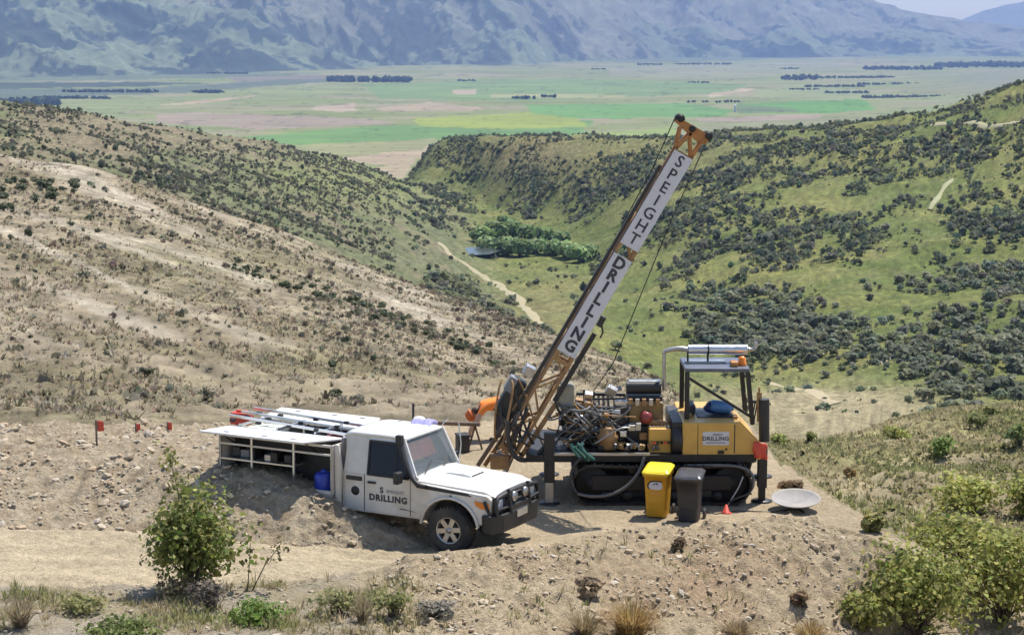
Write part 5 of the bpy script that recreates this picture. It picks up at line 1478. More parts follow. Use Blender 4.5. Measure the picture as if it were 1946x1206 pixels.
for v, (q, c) in enumerate(TPL):
    for t_, base in enumerate(((.205, .22, .14), (.25, .25, .15), (.24, .22, .17), (.125, .145, .085))):
        TPL_ME.append(quads_mesh('foliage', q, np.clip(c * np.array(base), .005, .9)))
for me_ in TPL_ME: me_.materials.append(M_leaf)
def scrub_bush(x, y, z, s, label, group, t=None):
    o = bpy.data.objects.new('scrub_bush', TPL_ME[rnd.randrange(6) * 4 + (rnd.choice((0, 0, 0, 1)) if t is None else t)])
    COL.objects.link(o); o.location = (x, y, z); o.scale = (s * rnd.uniform(.85, 1.2), s, s * rnd.uniform(.8, 1.15)); o.rotation_euler = (0, 0, rnd.uniform(0, 6.28))
    return tag(o, label, 'bush', group)
for i in IND:
    scrub_bush(X[i], Y[i], Z[i], S[i], 'grey-green bush among many on the near foot of the green hillside', 'bushes at the foot of the green hillside')

# ---- second slope on the left: smaller scrub
g = np.random.default_rng(22)
X, Y = polar_samples(g, 40000, -.31, .02, 330, 1120)
Z = ground_z(X, Y); px, py = proj(X, Y, Z)
n1 = fbm(X / 30, Y / 45, 3, 621); n2 = fbm(X / 9, Y / 12, 2, 631)
dens = np.clip(.50 + n1 * .8 + n2 * .4 + blobs(px, py, [(420, 340, 140, 35, .5), (560, 400, 90, 30, .5), (850, 560, 110, 50, .5), (700, 320, 60, 25, .7), (350, 240, 260, 26, -.55), (60, 240, 90, 40, .35), (640, 330, 90, 30, -.1), (905, 480, 50, 26, -4), (860, 470, 30, 20, -2)]), .0, 1)
dens *= off_track(px, py) * (px + (py - 480) * -.35 < 850) * (py > 196) * sstep(760, 745, px + (340 - py) * .5 * (py < 340))
keep = g.random(len(X)) < dens * .72
X, Y, Z = X[keep], Y[keep], Z[keep]
S = g.gamma(5, .15, len(X)).clip(.3, 1.6); cols = col_rand(g, len(X), (.185, .19, .115), .18, (.25, .22, .155), .3)
tag(link('slope_scrub', scatter_mesh('slope_scrub', [(q[:13], c[:13]) for q, c in TPS], X, Y, Z - .06, S, cols, g), M_leaf), 'low olive scrub on the slope behind the truck', kind='stuff')

# ---- near tan slope: stipple of tussocks and small dark plants
g = np.random.default_rng(23)
def tuft_tpl(n, h, lean, w):
    q = []
    for i in range(n):
        a = gt.uniform(0, 6.28); l = gt.uniform(.3, 1) * lean; ww = w * gt.uniform(.6, 1.2)
        b0 = np.array([math.cos(a) * .12, math.sin(a) * .12, 0]); tip = np.array([math.cos(a) * l, math.sin(a) * l, h * gt.uniform(.6, 1.1)]); mid = b0 * .5 + tip * .5 + np.array([0, 0, h * .16])
        sd = np.array([-math.sin(a), math.cos(a), 0]) * ww
        q.append([b0 - sd, b0 + sd, mid + sd * .8, mid - sd * .8]); q.append([mid - sd * .8, mid + sd * .8, tip + sd * .1, tip - sd * .1])
    return np.array(q), col_rand(gt, 2 * n, (1, 1, 1), .15)
def tuft_flat(n, h, lean, w):
    q = []
    for i in range(n):
        a = gt.uniform(0, 6.28); l = gt.uniform(.3, 1) * lean; ww = w * gt.uniform(.6, 1.2)
        b0 = np.array([math.cos(a) * .12, math.sin(a) * .12, 0]); tip = np.array([math.cos(a) * l, math.sin(a) * l, h * gt.uniform(.6, 1.1)])
        sd = np.array([-math.sin(a), math.cos(a), 0]) * ww
        q.append([b0 - sd, b0 + sd, tip + sd * .35, tip - sd * .35])
    return np.array(q), col_rand(gt, n, (1, 1, 1), .15)
TUFT = [tuft_flat(5, .8, 1.0, .22) for _ in range(5)]
X, Y = polar_samples(g, 62000, -.31, .11, 39.5, 235)
n_ = 26000; Y2 = np.exp(g.uniform(np.log(39.5), np.log(120), n_)); X = np.concatenate([X, g.uniform(-.31, .11, n_) * Y2]); Y = np.concatenate([Y, Y2])
# denser close by in world terms is not wanted: even out in the view
w = (Y / 235); keep = g.random(len(X)) < .25 + .75 * (1 - w)
X, Y = X[keep], Y[keep]
Z = ground_z(X, Y); px, py = proj(X, Y, Z)
n1 = fbm(X / 5, Y / 9, 3, 641)
bnd = fbm((py - .40 * px) / 42 + .3 * fbm(X / 55, Y / 55, 3, 222), px / 420, 3, 261)
keep = g.random(len(X)) < np.clip(.55 + n1 * 1.0 - bnd * .8, .08, 1)
X, Y, Z, px, py = (v[keep] for v in (X, Y, Z, px, py))
S = g.gamma(4, .032, len(X)).clip(.05, .35) * (.7 + .9 * Y / 235); cols = col_rand(g, len(X), (.30, .25, .165), .22, (.18, .155, .10), .38)
ok = ~((Y < 47) & (px > 330)); X, Y, Z, S, cols, px, py = (v[ok] for v in (X, Y, Z, S, cols, px, py))
pal = g.random(len(X)) < .22; cols[pal] = col_rand(g, pal.sum(), (.42, .36, .27), .15)
tag(link('tussock_grass', scatter_mesh('tussock_grass', TUFT, X, Y, Z - .02, S, cols, g), M_grass), 'dry tussocks dotting the tan slope', kind='stuff')
g2 = np.random.default_rng(24)
X, Y = polar_samples(g2, 14000, -.31, .11, 47, 240)
Z = ground_z(X, Y); px, py = proj(X, Y, Z); n1 = fbm(X / 12, Y / 20, 3, 645); bnd = fbm((py - .40 * px) / 42 + .3 * fbm(X / 55, Y / 55, 3, 222), px / 420, 3, 261); keep = g2.random(len(X)) < np.clip(.15 + n1 * .4 - bnd * .9, 0.02, .8)
X, Y, Z = X[keep], Y[keep], Z[keep]
tag(link('heath_scrub', scatter_mesh('heath_scrub', [(q[:13], c[:13]) for q, c in TPS], X, Y, Z - .05, (g2.gamma(3, .06, len(X)).clip(.06, .4) * (.6 + .7 * Y / 240)), col_rand(g2, len(X), (.28, .245, .175), .18, (.33, .285, .21), .3), g2), M_leaf), 'small dark heath plants on the tan slope', kind='stuff')

# bushes one can pick out on the tan slope
gb = random.Random(9)
spots = [(170, 412, 22), (186, 437, 20), (134, 425, 20), (275, 432, 14), (290, 400, 10), (180, 355, 12), (657, 645, 26), (630, 695, 24), (711, 682, 20), (284, 707, 22), (277, 752, 26), (428, 715, 16), (640, 745, 30), (680, 757, 34),
         (747, 600, 14), (768, 606, 15), (36, 660, 22), (60, 640, 16), (400, 705, 12), (690, 500, 12), (745, 540, 12), (660, 555, 10), (590, 520, 12), (360, 470, 10), (680, 525, 9), (820, 640, 16), (870, 660, 20), (905, 668, 18), (940, 690, 22), (975, 690, 18), (850, 690, 12), (780, 660, 14), (735, 640, 12)]
for _ in range(95):   # the dark band running down the slope
    t = gb.random(); spots.append((440 + 500 * t + gb.uniform(-22, 22), 500 + 165 * t + gb.uniform(-14, 24) * (.4 + t * .6), gb.uniform(9, 20)))
for _ in range(40):   # upper left corner
    spots.append((gb.uniform(-5, 150), 330 + gb.uniform(-10, 110) * gb.random() + 12, gb.uniform(12, 26)))
for sx, sy, sw in spots:
    p = hit(sx, sy + sw * .25)
    if p is None or p.y > 300: continue
    s = sw / 2 / (F / p.y)
    band = 440 < sx < 960 and 480 < sy < 700
    scrub_bush(p.x, p.y, p.z - .08 * s, s * (1.1 if band else .95), 'dark green bush in the band running down the tan slope' if band else ('olive bush in the cluster at the upper left of the tan slope' if sx < 200 and sy < 460 else 'lone dark bush standing on the tan slope behind the truck'),
               'bushes in the band down the tan slope' if band else ('bushes at the upper left' if sx < 200 and sy < 460 else 'lone bushes on the tan slope'), 3 if band or (sx < 200 and sy < 460) else rnd.choice((0, 2, 3, 3)))

# ---- grass on the spur at the right and by the pad
g = np.random.default_rng(25)
X, Y = polar_samples(g, 30000, .10, .315, 35, 98)
Z = ground_z(X, Y); ly, zk = knots(X / Y); beyond = np.log(Y) > ly[7] + .03
n1 = fbm(X / 4, Y / 7, 3, 651)
keep = beyond & (g.random(len(X)) < np.clip(.6 + n1 * .9, .12, 1))
X, Y, Z = X[keep], Y[keep], Z[keep]; n1 = n1[keep]
S = g.uniform(.08, .24, len(X)); cols = lerp3(np.broadcast_to(C(.46, .38, .22), (len(X), 3)), np.broadcast_to(C(.27, .27, .11), (len(X), 3)), np.clip(.3 + n1 * 1.6 + g.normal(0, .25, len(X)), 0, 1)) * g.uniform(.7, 1.2, (len(X), 1))
tag(link('spur_grass', scatter_mesh('spur_grass', TUFT, X, Y, Z - .02, S, cols, g), M_grass), 'long dry and green grass below the pad edge', kind='stuff')

# ---- grass of the foreground strip
X, Y = polar_samples(g, 19000, -.31, .30, 24.5, 31.5)
Z = ground_z(X, Y); px, py = proj(X, Y, Z)
n1 = fbm(X / 1.3, Y / 1.3, 3, 661)
ly, zk = knots(X / Y); front = np.log(Y) < ly[4] - .012
lim = sstep(900, 640, px) + .10 * (px > 800)
keep = front & (g.random(len(X)) < np.clip((.38 + n1 * 1.4) * lim, 0, 1))
X, Y, Z, n1 = X[keep], Y[keep], Z[keep], n1[keep]
S = g.gamma(4, .025, len(X)).clip(.04, .22); cols = lerp3(np.broadcast_to(C(.46, .38, .24), (len(X), 3)), np.broadcast_to(C(.24, .25, .09), (len(X), 3)), np.clip(.1 + n1 * 1.0 + g.normal(0, .25, len(X)), 0, 1)) * g.uniform(.7, 1.2, (len(X), 1))
TUFT2 = [tuft_tpl(8, .9, .9, .05) for _ in range(5)]
tag(link('verge_grass', scatter_mesh('verge_grass', TUFT2, X, Y, Z - .01, S, cols, g), M_grass), 'thin dry grass along the near edge of the track', kind='stuff')

# ---- stones
def stone_mesh(seed):
    bm = bmesh.new(); bmesh.ops.create_icosphere(bm, subdivisions=1, radius=1)
    q = random.Random(seed)
    for v in bm.verts:
        v.co *= q.uniform(.65, 1.15); v.co.z *= .62; v.co.x *= 1.15
    me = bpy.data.meshes.new('stone'); bm.to_mesh(me); bm.free(); return me
stones = [stone_mesh(i) for i in range(7)]
STC = [(.43, .35, .245), (.37, .29, .195), (.47, .40, .30), (.40, .30, .195), (.42, .36, .28)]
M_st = [paint('stone', c, .9, wear=.22, scale=3) for c in STC]
k_ = NT('rubble_stone'); a_ = k_.n('ShaderNodeAttribute', attribute_name='Col'); k_.l(k_.mix(1.0, a_.outputs['Color'], k_.mapr(k_.noise(14, 3), .3, .7, .8, 1.2), 'MULTIPLY'), k_.b.inputs['Base Color']); k_.b.inputs['Roughness'].default_value = .95
M_rub = k_.m
tri_t = []
for me_ in stones[:5]:
    co = np.array([v.co for v in me_.vertices]); fc = np.array([p.vertices for p in me_.polygons]); tri_t.append((co, fc))
g = np.random.default_rng(31)
def rubble_area(n, a0, a1, y0, y1, test):
    X, Y = polar_samples(g, n, a0, a1, y0, y1); Z = ground_z(X, Y); px, py = proj(X, Y, Z)
    ly, zk = knots(X / Y); seg = (ly <= np.log(Y)[None]).sum(0) - 1
    k = test(px, py, seg, g.random(n), X, Y); return X[k], Y[k], Z[k], px[k], py[k]
heap_t = lambda px, py, seg, u, X, Y: ((seg == 5) | (seg == 6)) & (px < 812) & (u < np.clip(.5 + fbm(X * .9, Y * .9, 2, 71), .1, 1) * np.where(seg == 6, .5, 1))
bank_t = lambda px, py, seg, u, X, Y: ((seg == 3) | (seg == 2)) & (px > 740) & (px < 1760) & (u < np.clip(.5 + fbm(X * .7, Y * .7, 2, 73) * 1.2, .05, 1))
hp = rubble_area(11000, -.30, -.045, 29.5, 43, heap_t); bk = rubble_area(8500, -.07, .235, 24, 34, bank_t)
pd = rubble_area(2600, -.30, .20, 28, 43, lambda px, py, seg, u, X, Y: ((seg == 4) | (seg == 5) | (seg == 6)) & (u < .5) & ~((px < 812) & (seg > 4)))
lf = rubble_area(2600, -.31, -.02, 24, 31, lambda px, py, seg, u, X, Y: (seg <= 3) & (u < .5))
RX, RY, RZ = (np.concatenate([a[i] for a in (hp, bk, pd, lf)]) for i in range(3))
n_h, n_b = len(hp[0]), len(bk[0])
RS = np.concatenate([g.gamma(1.5, .016, n_h) + .010, g.gamma(1.6, .011, n_b) + .009, g.uniform(.006, .016, len(pd[0])), g.gamma(1.6, .009, len(lf[0])) + .008])
RS = np.minimum(RS, .12)
RC = np.array(STC)[g.integers(0, 5, len(RX))] * g.uniform(.75, 1.2, (len(RX), 1))
order = np.argsort(-RS); big, small = order[:280], order[280:]
CO, FA, CL = [], [], []; off = 0
which = g.integers(0, 5, len(RX)); ang = g.uniform(0, 6.28, len(RX)); tl = g.uniform(-.5, .5, len(RX))
for k, (co, fc) in enumerate(tri_t):
    m = small[which[small] == k]
    ca, sa = np.cos(ang[m])[:, None], np.sin(ang[m])[:, None]; s = RS[m][:, None]
    x = co[None, :, 0] * ca - co[None, :, 1] * sa; y = co[None, :, 0] * sa + co[None, :, 1] * ca; z = co[None, :, 2] + x * tl[m][:, None]
    P = np.stack([x * s + RX[m][:, None], y * s + RY[m][:, None], z * s + RZ[m][:, None] + .15 * s], -1)
    CO.append(P.reshape(-1, 3)); FA.append((fc[None] + (off + np.arange(len(m)) * len(co))[:, None, None]).reshape(-1, 3)); CL.append(np.repeat(RC[m], len(co), 0)); off += len(m) * len(co)
tag(link('gravel', np_mesh('gravel', np.concatenate(CO), np.concatenate(FA), np.concatenate(CL)), M_rub), 'loose stones and clods over the spoil heap and banks', kind='stuff')
sm_cache = {}
for i in big:
    k = int(which[i]), int(rnd.randrange(5))
    if k not in sm_cache:
        me_ = stones[k[0]].copy(); me_.materials.append(M_st[k[1]]); sm_cache[k] = me_
    o = bpy.data.objects.new('stone', sm_cache[k]); COL.objects.link(o); o.parent = ground
    s = RS[i] * 1.15; o.location = (RX[i], RY[i], RZ[i] + .12 * s); o.scale = (s, s * rnd.uniform(.7, 1), s * rnd.uniform(.7, 1.1)); o.rotation_euler = (tl[i], rnd.uniform(-.4, .4), ang[i])

# ---- shrubs in the foreground and on the spur
def twigs(m, base, tips, r0, rg_):
    for t in tips:
        a = Vector(base) + Vector((rg_.uniform(-.08, .08), rg_.uniform(-.08, .08), 0)); b = Vector(t)
        mid = a.lerp(b, .5) + Vector((rg_.uniform(-.1, .1), rg_.uniform(-.1, .1), .05)) * (b - a).length
        m.tube(bez(a, a.lerp(mid, .6) + Vector((0, 0, .05)), mid, b, 5), r0, 5, taper=r0 * .25)
def shrub(px, py, wpx, hpx, nleaf, leaf, base, label, alt=None, altp=0.0, lumps=9, cat='shrub', group=None, depth=1.0, seed=0, shell=.35, cut=0.0, var=.28):
    p = hit(px, py)
    if p is None: return None
    gg = np.random.default_rng(seed + int(px)); rg_ = random.Random(seed + int(px))
    s = F / (p.y * cp + (HCAM - p.z) * sp); rx, rz = wpx / 2 / s, hpx / 2 / s
    e = empty('shrub', (p.x, p.y, p.z - .03)); tag(e, label, cat, group)
    q, pts = leaf_cloud(gg, nleaf, (rx, rx * depth, rz), leaf, lumps=lumps, shell=shell, spread=.75)
    if cut: q = q + np.array([0, 0, cut * rz * 2 * .5])
    col = col_rand(gg, nleaf, base, var, alt, altp)
    link('foliage', quads_mesh('foliage', q, col), M_leaf, e)
    m = MB(); tips = [tuple(pts[i]) for i in gg.choice(nleaf, min(44, nleaf), replace=False)]
    twigs(m, (0, 0, 0), tips, max(.006, .018 * rz), rg_); m.build('stems', M_bark, e)
    return e
L1 = 'yellow-green shrub '
# left foreground shrub with its two leafy shoots
sh = shrub(362, 1125, 215, 215, 4200, .055, (.20, .24, .058), 'leafy green shrub in front of the spoil heap by the track', (.36, .35, .11), .35, lumps=18, depth=.9, cut=.0, seed=5)
b0 = sh.location
def shoot(pts_px, nleaf, label_part, colr):
    gg = np.random.default_rng(len(pts_px) * 31 + nleaf)
    P = [at(a, b, b0.y + dy_) - b0 for a, b, dy_ in pts_px]
    m = MB(); m.tube(P, .011, 5, taper=.004); m.build('shoot', M_bark, sh)
    P = np.array(P); t = gg.uniform(.25, 1, nleaf) ** .6 * (len(P) - 1); i = np.clip(t.astype(int), 0, len(P) - 2); f = t - i
    c = P[i] * (1 - f)[:, None] + P[i + 1] * f[:, None] + gg.normal(0, .07, (nleaf, 3)) * (.5 + f)[:, None]
    link('shoot_leaves', quads_mesh('shoot_leaves', leaf_quads(gg, c, gg.normal(0, 1, (nleaf, 3)), .045, 1.5), col_rand(gg, nleaf, colr, .25)), M_leaf, sh)
shoot([(350, 1090, 0), (345, 1000, 0), (338, 930, .05), (325, 880, .05), (312, 858, .05)], 130, 'a', (.19, .19, .06))
shoot([(345, 1050, .1), (350, 960, .1), (356, 930, .1)], 50, 'b', (.17, .17, .06))
shoot([(470, 1125, -.1), (474, 1070, -.1), (476, 1030, -.1)], 14, 'c', (.15, .14, .06))
shoot([(480, 1120, 0), (505, 1070, 0), (525, 1045, 0), (535, 1030, 0)], 42, 'd', (.16, .16, .06))
# right foreground
for i, (px_, py_, w_, h_, n_, lb) in enumerate((
    (1745, 1215, 270, 210, 4200, 'large yellow-green bush at the lower right corner below the pad'),
    (1905, 1180, 230, 230, 4200, 'tall yellow-green bush at the right border behind the corner bush'),
    (1640, 1195, 130, 80, 900, 'low leafy bush at the foot of the earth bank beside the corner bush'),
    (1830, 1075, 210, 120, 2200, 'broad yellow-green bush in front of the grassy spur'),
    (1850, 968, 160, 80, 1600, 'rounded yellow-green bush on the grassy spur right of the dish'),
    (1945, 985, 110, 100, 1200, 'yellow-green bush cut by the right border, above the corner bushes'))):
    shrub(px_, py_, w_, h_, n_, .06 if i < 4 else .075, (.28, .295, .075) if i != 0 else (.23, .255, .065), lb, (.40, .38, .12), .3, lumps=20, depth=1.0, seed=50 + i)
for i, (px_, py_, w_, h_, c_, lb) in enumerate((
    (1700, 832, 62, 34, (.15, .155, .045), 'small bright shrub on the crest of the grassy spur'),
    (1790, 866, 62, 52, (.10, .135, .035), 'fresh green shrub on the middle of the grassy spur'),
    (1862, 815, 46, 36, (.11, .12, .045), 'dark olive shrub high on the grassy spur'),
    (1880, 792, 40, 26, (.13, .13, .05), 'small olive shrub on the skyline of the grassy spur'),
    (1938, 850, 50, 50, (.09, .115, .04), 'dark green shrub at the right border of the spur'),
    (1614, 908, 26, 24, (.16, .11, .05), 'small rusty brown shrub just beyond the pad edge'),
    (1660, 1010, 40, 50, (.15, .14, .05), 'thin yellow sapling growing on the earth bank edge'),
    (1500, 925, 40, 16, (.14, .10, .06), 'small withered plant on the pad behind the dish'),
    (1480, 845, 40, 24, (.15, .16, .05), 'bright shrub beyond the pad behind the rig leg'),
    (1540, 842, 26, 26, (.13, .14, .045), 'little upright shrub below the valley track'),
    (1290, 1045, 34, 30, (.12, .09, .055), 'tuft of dead stems on the bank in front of the bins'),
    (1525, 1150, 40, 34, (.13, .09, .055), 'dead plant low on the reddish bank'),
    (1125, 1135, 60, 40, (.20, .15, .10), 'brown dead plant on the stony bank'))):
    c_ = tuple(1.75 * v for v in c_); shrub(px_, py_, w_, h_, 420, .07 if w_ > 38 else .05, c_, lb, tuple(1.4 * v for v in c_), .3, lumps=6, seed=80 + i)
# green mats and herbs of the foreground
for i, (px_, py_, w_, h_, c_, n_, lb) in enumerate((
    (480, 1185, 150, 62, (.105, .15, .035), 1300, 'low mat of fresh green plants right of the leafy shrub'),
    (235, 1212, 220, 48, (.11, .135, .04), 1400, 'low green mat of plants at the lower left border'),
    (150, 1160, 130, 44, (.17, .165, .07), 800, 'thin olive herb left of the leafy shrub'),
    (640, 1165, 120, 62, (.17, .165, .075), 800, 'loose olive herb between the shrub and the stony bank'),
    (745, 1170, 90, 60, (.15, .155, .06), 600, 'small green herb beside the stony bank'),
    (830, 1172, 80, 46, (.20, .185, .15), 600, 'grey herb on the edge of the stony bank'),
    (330, 1140, 90, 60, (.22, .17, .10), 500, 'dry brown undergrowth under the leafy shrub'),
    (400, 1155, 90, 70, (.10, .085, .07), 600, 'dark dead stems at the base of the leafy shrub'))):
    c_ = tuple(1.6 * v for v in c_); shrub(px_, py_, w_, h_, n_, .035, c_, lb, tuple(1.35 * v for v in c_), .3, lumps=12, cat='plant', seed=120 + i, shell=.1, var=.2)
# golden tussocks on the bank
def tussock(px, py, wpx, hpx, n, colr, label, seed):
    p = hit(px, py); gg = np.random.default_rng(seed); s = F / p.y; R, H = wpx / 2 / s, hpx / s
    q = []
    for i in range(n):
        a = gg.uniform(0, 6.28); l = R * gg.uniform(.1, 1.0) ** .7; hh = H * gg.uniform(.55, 1.1) * (1 - .35 * (l / R) ** 2)
        b0_ = np.array([math.cos(a), math.sin(a), 0]) * R * .25 * gg.random(); tip = np.array([math.cos(a) * l, math.sin(a) * l, hh]); mid = b0_ * .55 + tip * .45 + np.array([0, 0, hh * .22]); sd = np.array([-math.sin(a), math.cos(a), 0]) * .006
        q += [[b0_ - sd, b0_ + sd, mid + sd * .8, mid - sd * .8], [mid - sd * .8, mid + sd * .8, tip + sd * .2, tip - sd * .2]]
    o = link('grass_tussock', quads_mesh('grass_tussock', np.array(q), col_rand(gg, 2 * n, colr, .22)), M_grass); o.location = p - Vector((0, 0, .03))
    return tag(o, label, 'tussock')
tussock(1200, 1212, 170, 80, 800, (.40, .27, .11), 'golden grass tussock at the foot of the stony bank', 1)
tussock(1540, 1222, 120, 50, 500, (.38, .27, .12), 'smaller golden tussock at the lower border right of the big one', 2)
tussock(1400, 1215, 110, 45, 380, (.30, .22, .12), 'brown tussock at the lower border between the two golden ones', 3)
tussock(1110, 1210, 110, 55, 320, (.33, .26, .14), 'straw tussock touching the left side of the big golden one', 4)
tussock(690, 1185, 70, 70, 200, (.30, .25, .15), 'thin straw tussock between the olive herb and the grey herb', 5)
tussock(40, 1190, 110, 70, 260, (.33, .27, .17), 'dry straw tussock at the left border of the foreground', 6)

# ---- flags on stakes beside the heap
for i, (px_, py_, h_, lb) in enumerate(((184, 846, 50, 'nearest stake with a red flag on the left of the heap'), (258, 822, 22, 'second red flag on a stake, beyond the nearest one'), (318, 816, 18, 'third and smallest red flag stake, left of the truck tail'))):
    p = hit(px_, py_, 30); s = F / p.y; h = h_ / s
    e = empty('flag_stake', p); tag(e, lb, 'flag'); e.scale = (.75, .75, 1) if i == 0 else (.5, .5, .8)
    m = MB(); m.bar((0, 0, -.1), (0, 0, h), .045, .045); m.build('stake', paint('grey_wood', (.16, .13, .10), .9), e)
    m = MB(); m.grid([[(.03 + x * .17, -.02 + .03 * math.sin(x * 5 + z * 3), h - .02 - z * .20) for x in np.linspace(0, 1, 6)] for z in np.linspace(0, 1, 5)]); m.build('flag_cloth', M_red, e, solid=.006)

# ---- pond, tracks
p = hit(910, 484); wz = p.z
m = MB(); N_ = 40
ring = []
for i in range(N_):
    t = 2 * math.pi * i / N_; rr = 1 + .12 * math.sin(3 * t + 1) + .07 * math.sin(5 * t)
    ring.append((math.cos(t) * 9 * rr, math.sin(t) * 15 * rr))
zs = ground_z([p.x + a for a, b in ring], [p.y + b for a, b in ring])
wz = float(np.percentile(zs, 65)) + .3
m.add([(p.x + a, p.y + b, wz) for a, b in ring], [tuple(range(N_))])
k_ = NT('pond_water'); k_.b.inputs['Base Color'].default_value = (.05, .055, .055, 1); k_.b.inputs['Roughness'].default_value = .2
k_.bump(k_.noise(1.2, 3), .02)
pond = m.build('pond_water', k_.m); tag(pond, 'small dark farm pond beside the willows', kind='structure')
def path(pts, wid, label, lift=.16, colr=(.27, .235, .135)):
    P = [hit(*q, 240) for q in pts]; P = [q for q in P if q is not None]
    pts2 = []
    for i in range(len(P) - 1):
        n = max(2, int((P[i+1] - P[i]).length / 4))
        for k in range(n): pts2.append(P[i].lerp(P[i+1], k / n))
    pts2.append(P[-1])
    arr = np.array([(q.x, q.y) for q in pts2]); ker = np.ones(7) / 7
    if len(arr) > 12: arr = np.stack([np.convolve(np.pad(arr[:, i], 3, mode='edge'), ker, 'valid') for i in (0, 1)], 1)
    d = np.gradient(arr, axis=0); d /= np.linalg.norm(d, axis=1)[:, None] + 1e-9; nn = np.stack([-d[:, 1], d[:, 0]], 1)
    wv = wid * (1 + .25 * np.sin(np.arange(len(arr)) * .7))
    rows = []
    for off in (-.5, -.25, 0, .25, .5):
        q = arr + nn * (wv * off)[:, None]; z = ground_z(q[:, 0], q[:, 1]) + lift * (1 if abs(off) < .5 else .1); rows.append([(q[i, 0], q[i, 1], z[i]) for i in range(len(arr))])
    m = MB(); m.grid(rows); o = m.build('path', path_m(colr)); return tag(o, label, kind='structure')
_pm = {}
def path_m(c):
    if c not in _pm: _pm[c] = paint('track_earth', c, .95, wear=.15, scale=.4)
    return _pm[c]
path([(838, 462), (852, 482), (900, 512), (950, 542), (985, 568), (1005, 592), (1035, 625)], 3.5, 'pale farm track curving along the valley side', .35, (.30, .26, .15))
path([(1120, 655), (1160, 682), (1230, 716)], 5, 'farm track end near the rig', .3)
path([(1440, 722), (1500, 735), (1560, 752), (1590, 769)], 3.2, 'looping track on the valley floor', .2, (.34, .28, .17))
path([(1668, 692), (1690, 680), (1720, 660)], 2, 'pale cut track between dense bushes', .5, (.36, .32, .22))
path([(1812, 335), (1790, 360), (1775, 390), (1760, 405)], 2.2, 'steep pale track on the green hillside', .5, (.27, .27, .14))
path([(1765, 236), (1850, 234), (1944, 238)], 3, 'level track across the right ridge', .6, (.33, .30, .17))

# ---- willows by the pond
ORD = ['first', 'second', 'third', 'fourth', 'fifth', 'sixth', 'seventh', 'eighth', 'ninth', 'tenth', 'eleventh', 'twelfth']
def tree(px, py, hpx, wpx, colr, label, group, seed, n=300):
    p = hit(px, py)
    if p is None: return
    gg = np.random.default_rng(seed); s = F / p.y; H, R = hpx * 1.35 / s, wpx * 1.3 / 2 / s
    e = empty('tree', (p.x, p.y, p.z)); tag(e, label, 'tree', group)
    q, pts = leaf_cloud(gg, n, (R, R, H * .44), R * .26, lumps=8, aspect=1.3, shell=.55, loose=.4)
    link('crown', quads_mesh('crown', q + np.array([0, 0, -H * .06]), col_rand(gg, n, colr, .22)), M_leaf, e)
    m = MB(); m.cyl((0, 0, -.5), (0, 0, H * .5), H * .035, H * .02, 8)
    for k in range(4): m.tube([(0, 0, H * .3), tuple(Vector(pts[gg.integers(n)]) * .6 + Vector((0, 0, H * .15)))], H * .014, 5, taper=H * .005)
    m.build('trunk', M_bark, e)
for i, (a, b, h, w) in enumerate(((915, 462, 34, 46), (945, 458, 36, 46), (972, 452, 34, 44), (1000, 458, 32, 44), (1030, 462, 32, 46), (1058, 466, 28, 42), (958, 432, 24, 30))):
    tree(a, b, h, w, (.21, .29, .11), '%s willow from the left in the back row above the pond' % ORD[i], 'willows in the back row', 200 + i, 420)
for i, (a, b, h, w) in enumerate(((932, 480, 34, 44), (958, 486, 38, 48), (988, 487, 38, 48), (1015, 483, 30, 42), (1045, 484, 28, 42), (1075, 490, 32, 44), (1100, 499, 36, 46), (1122, 492, 28, 36))):
    tree(a, b, h, w, (.27, .36, .15), '%s willow from the left in the front row beside the pond' % ORD[i], 'willows in the front row', 230 + i, 420)

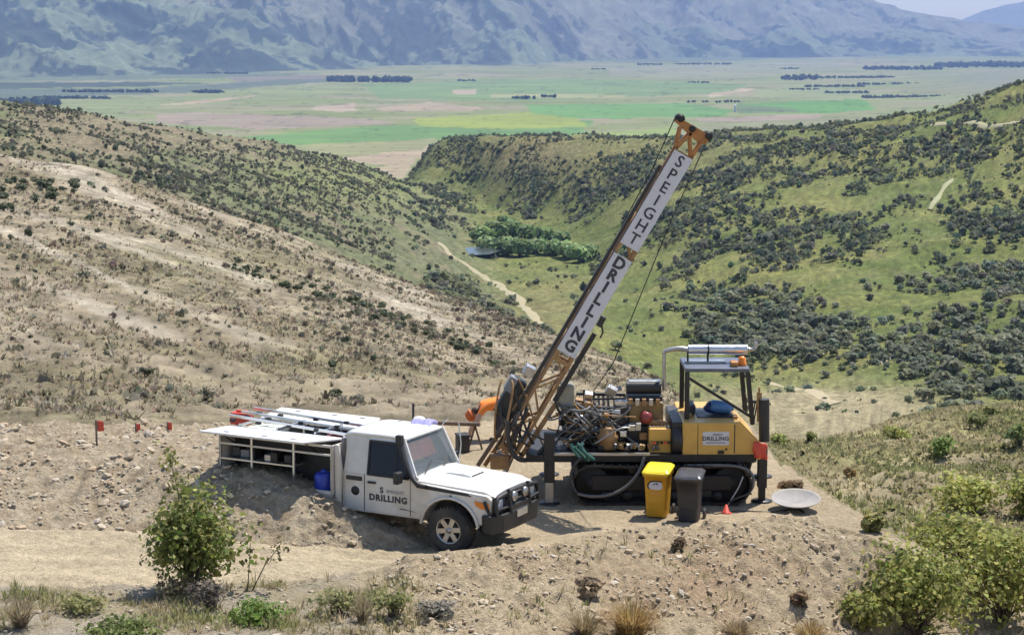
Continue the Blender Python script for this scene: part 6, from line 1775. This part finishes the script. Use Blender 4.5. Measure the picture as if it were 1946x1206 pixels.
# ---- tree belts on the plain
def flat_at(px, py): 
    x, y, z = ray(px, py); t = (-190 - HCAM) / z; return x * t, y * t
BELT = [(974, 1018, 188, 10), (1030, 1056, 185, 9), (366, 428, 177, 10), (625, 780, 157, 17), (870, 906, 155, 6), (1125, 1150, 133, 5), (-20, 110, 200, 20), (60, 210, 189, 10), (100, 175, 136, 5), (300, 385, 138, 5), (395, 470, 141, 6), (120, 300, 176, 9),
        (1482, 1550, 152, 13), (1550, 1705, 149, 7), (1640, 1790, 133, 11), (1780, 1960, 128, 14), (1530, 1640, 166, 8), (1630, 1750, 162, 7), (1570, 1650, 178, 8), (1640, 1800, 188, 11), (1500, 1560, 171, 5), (1305, 1350, 158, 5), (1210, 1260, 124, 5), (1280, 1390, 123, 5), (1480, 1520, 132, 5), (880, 960, 120, 4)]
DESC = ['left block of the dark pair in the middle of the plain', 'right block of the dark pair in the middle of the plain', 'short dark belt of trees at the left edge of the green fields', 'long dark plantation at the foot of the mountains', 'small belt of trees beside a pale square field',
  'small belt of trees in the hazy middle of the far plain', 'tall dark plantation above the left end of the tan ridge', 'long belt of trees just above the left ridge plantation', 'thin far belt of trees at the mountain foot, leftmost', 'second thin far belt of trees at the left mountain foot', 'third thin far belt of trees at the left mountain foot', 'hazy belt of trees behind the left ridge plantations',
  'row of tall poplars near the start of the right tree belts', 'long low belt of trees continuing the poplar row to the right', 'broad dark plantation on the far right plain', 'dark plantation cut by the right border of the plain', 'short belt of trees below the poplar row', 'belt of trees right of the short belt below the poplars', 'small belt of trees above the right ridge', 'longest and nearest belt of trees above the right ridge', 'tiny belt of trees left of the right-hand belts', 'tiny belt of trees above the row of small field trees', 'thin far belt of trees above the mast top', 'thin far belt of trees right of the mast top', 'tiny far belt of trees above the poplar row', 'faint belt of trees below the middle of the mountains']
for i, (x0, x1, yb, hp_) in enumerate(BELT):
    gg = np.random.default_rng(400 + i)
    n = max(6, int((x1 - x0) / 3.2)); XX, YY, SS = [], [], []
    for k in range(n * 2):
        fx, fy = flat_at(x0 + (x1 - x0) * gg.random(), yb + gg.uniform(-1.2, .3) * (1 if hp_ < 12 else 2.5))
        XX.append(fx); YY.append(fy); SS.append(hp_ * .85 / (F / fy) / 1.5 * gg.uniform(.6, 1.05))
    me_ = scatter_mesh('shelterbelt', TPS, np.array(XX), np.array(YY), np.full(len(XX), -190.5), np.array(SS), col_rand(gg, len(XX), (.06, .085, .05), .2), gg)
    cx = (x0 + x1) / 2
    where = ('left' if cx < 650 else 'middle' if cx < 1300 else 'right')
    o = link('shelterbelt', me_, M_leaf)
    tag(o, DESC[i], 'tree belt', 'tree belts on the %s of the plain' % where)
tp_me = quads_mesh('field_tree', *[np.asarray(v) for v in (TPS[0][0], TPS[0][1] * np.array((.035, .05, .03)))]); tp_me.materials.append(M_leaf)
for px_ in (1309, 1315, 1320, 1336, 1342, 1361, 1367, 1378, 1384, 1391, 1397, 1402):
    fx, fy = flat_at(px_ + rnd.uniform(-1, 1), 195 + rnd.uniform(-.5, .5)); s = 4.2 / (F / fy)
    o = bpy.data.objects.new('field_tree', tp_me); COL.objects.link(o); o.location = (fx, fy, -190.3); o.scale = (s * rnd.uniform(.7, 1), s, s * rnd.uniform(.8, 1.2)); o.rotation_euler = (0, 0, rnd.uniform(0, 6))
    tag(o, 'one of the small trees in a row behind the mast top', 'tree', 'row of small trees on the plain')
fx, fy = flat_at(1397, 214)
m = MB(); s = fy / F; m.cyl((0, 0, 0), (0, 0, 14 * s), 2.2 * s, n=12); m.cyl((0, 0, 14 * s), (0, 0, 15.5 * s), 2.2 * s, .3 * s, n=12)
solo('silo', 'small white silo on the plain beside the mast top', 'silo', m, M_sign, 0, (fx, fy, -190.5))
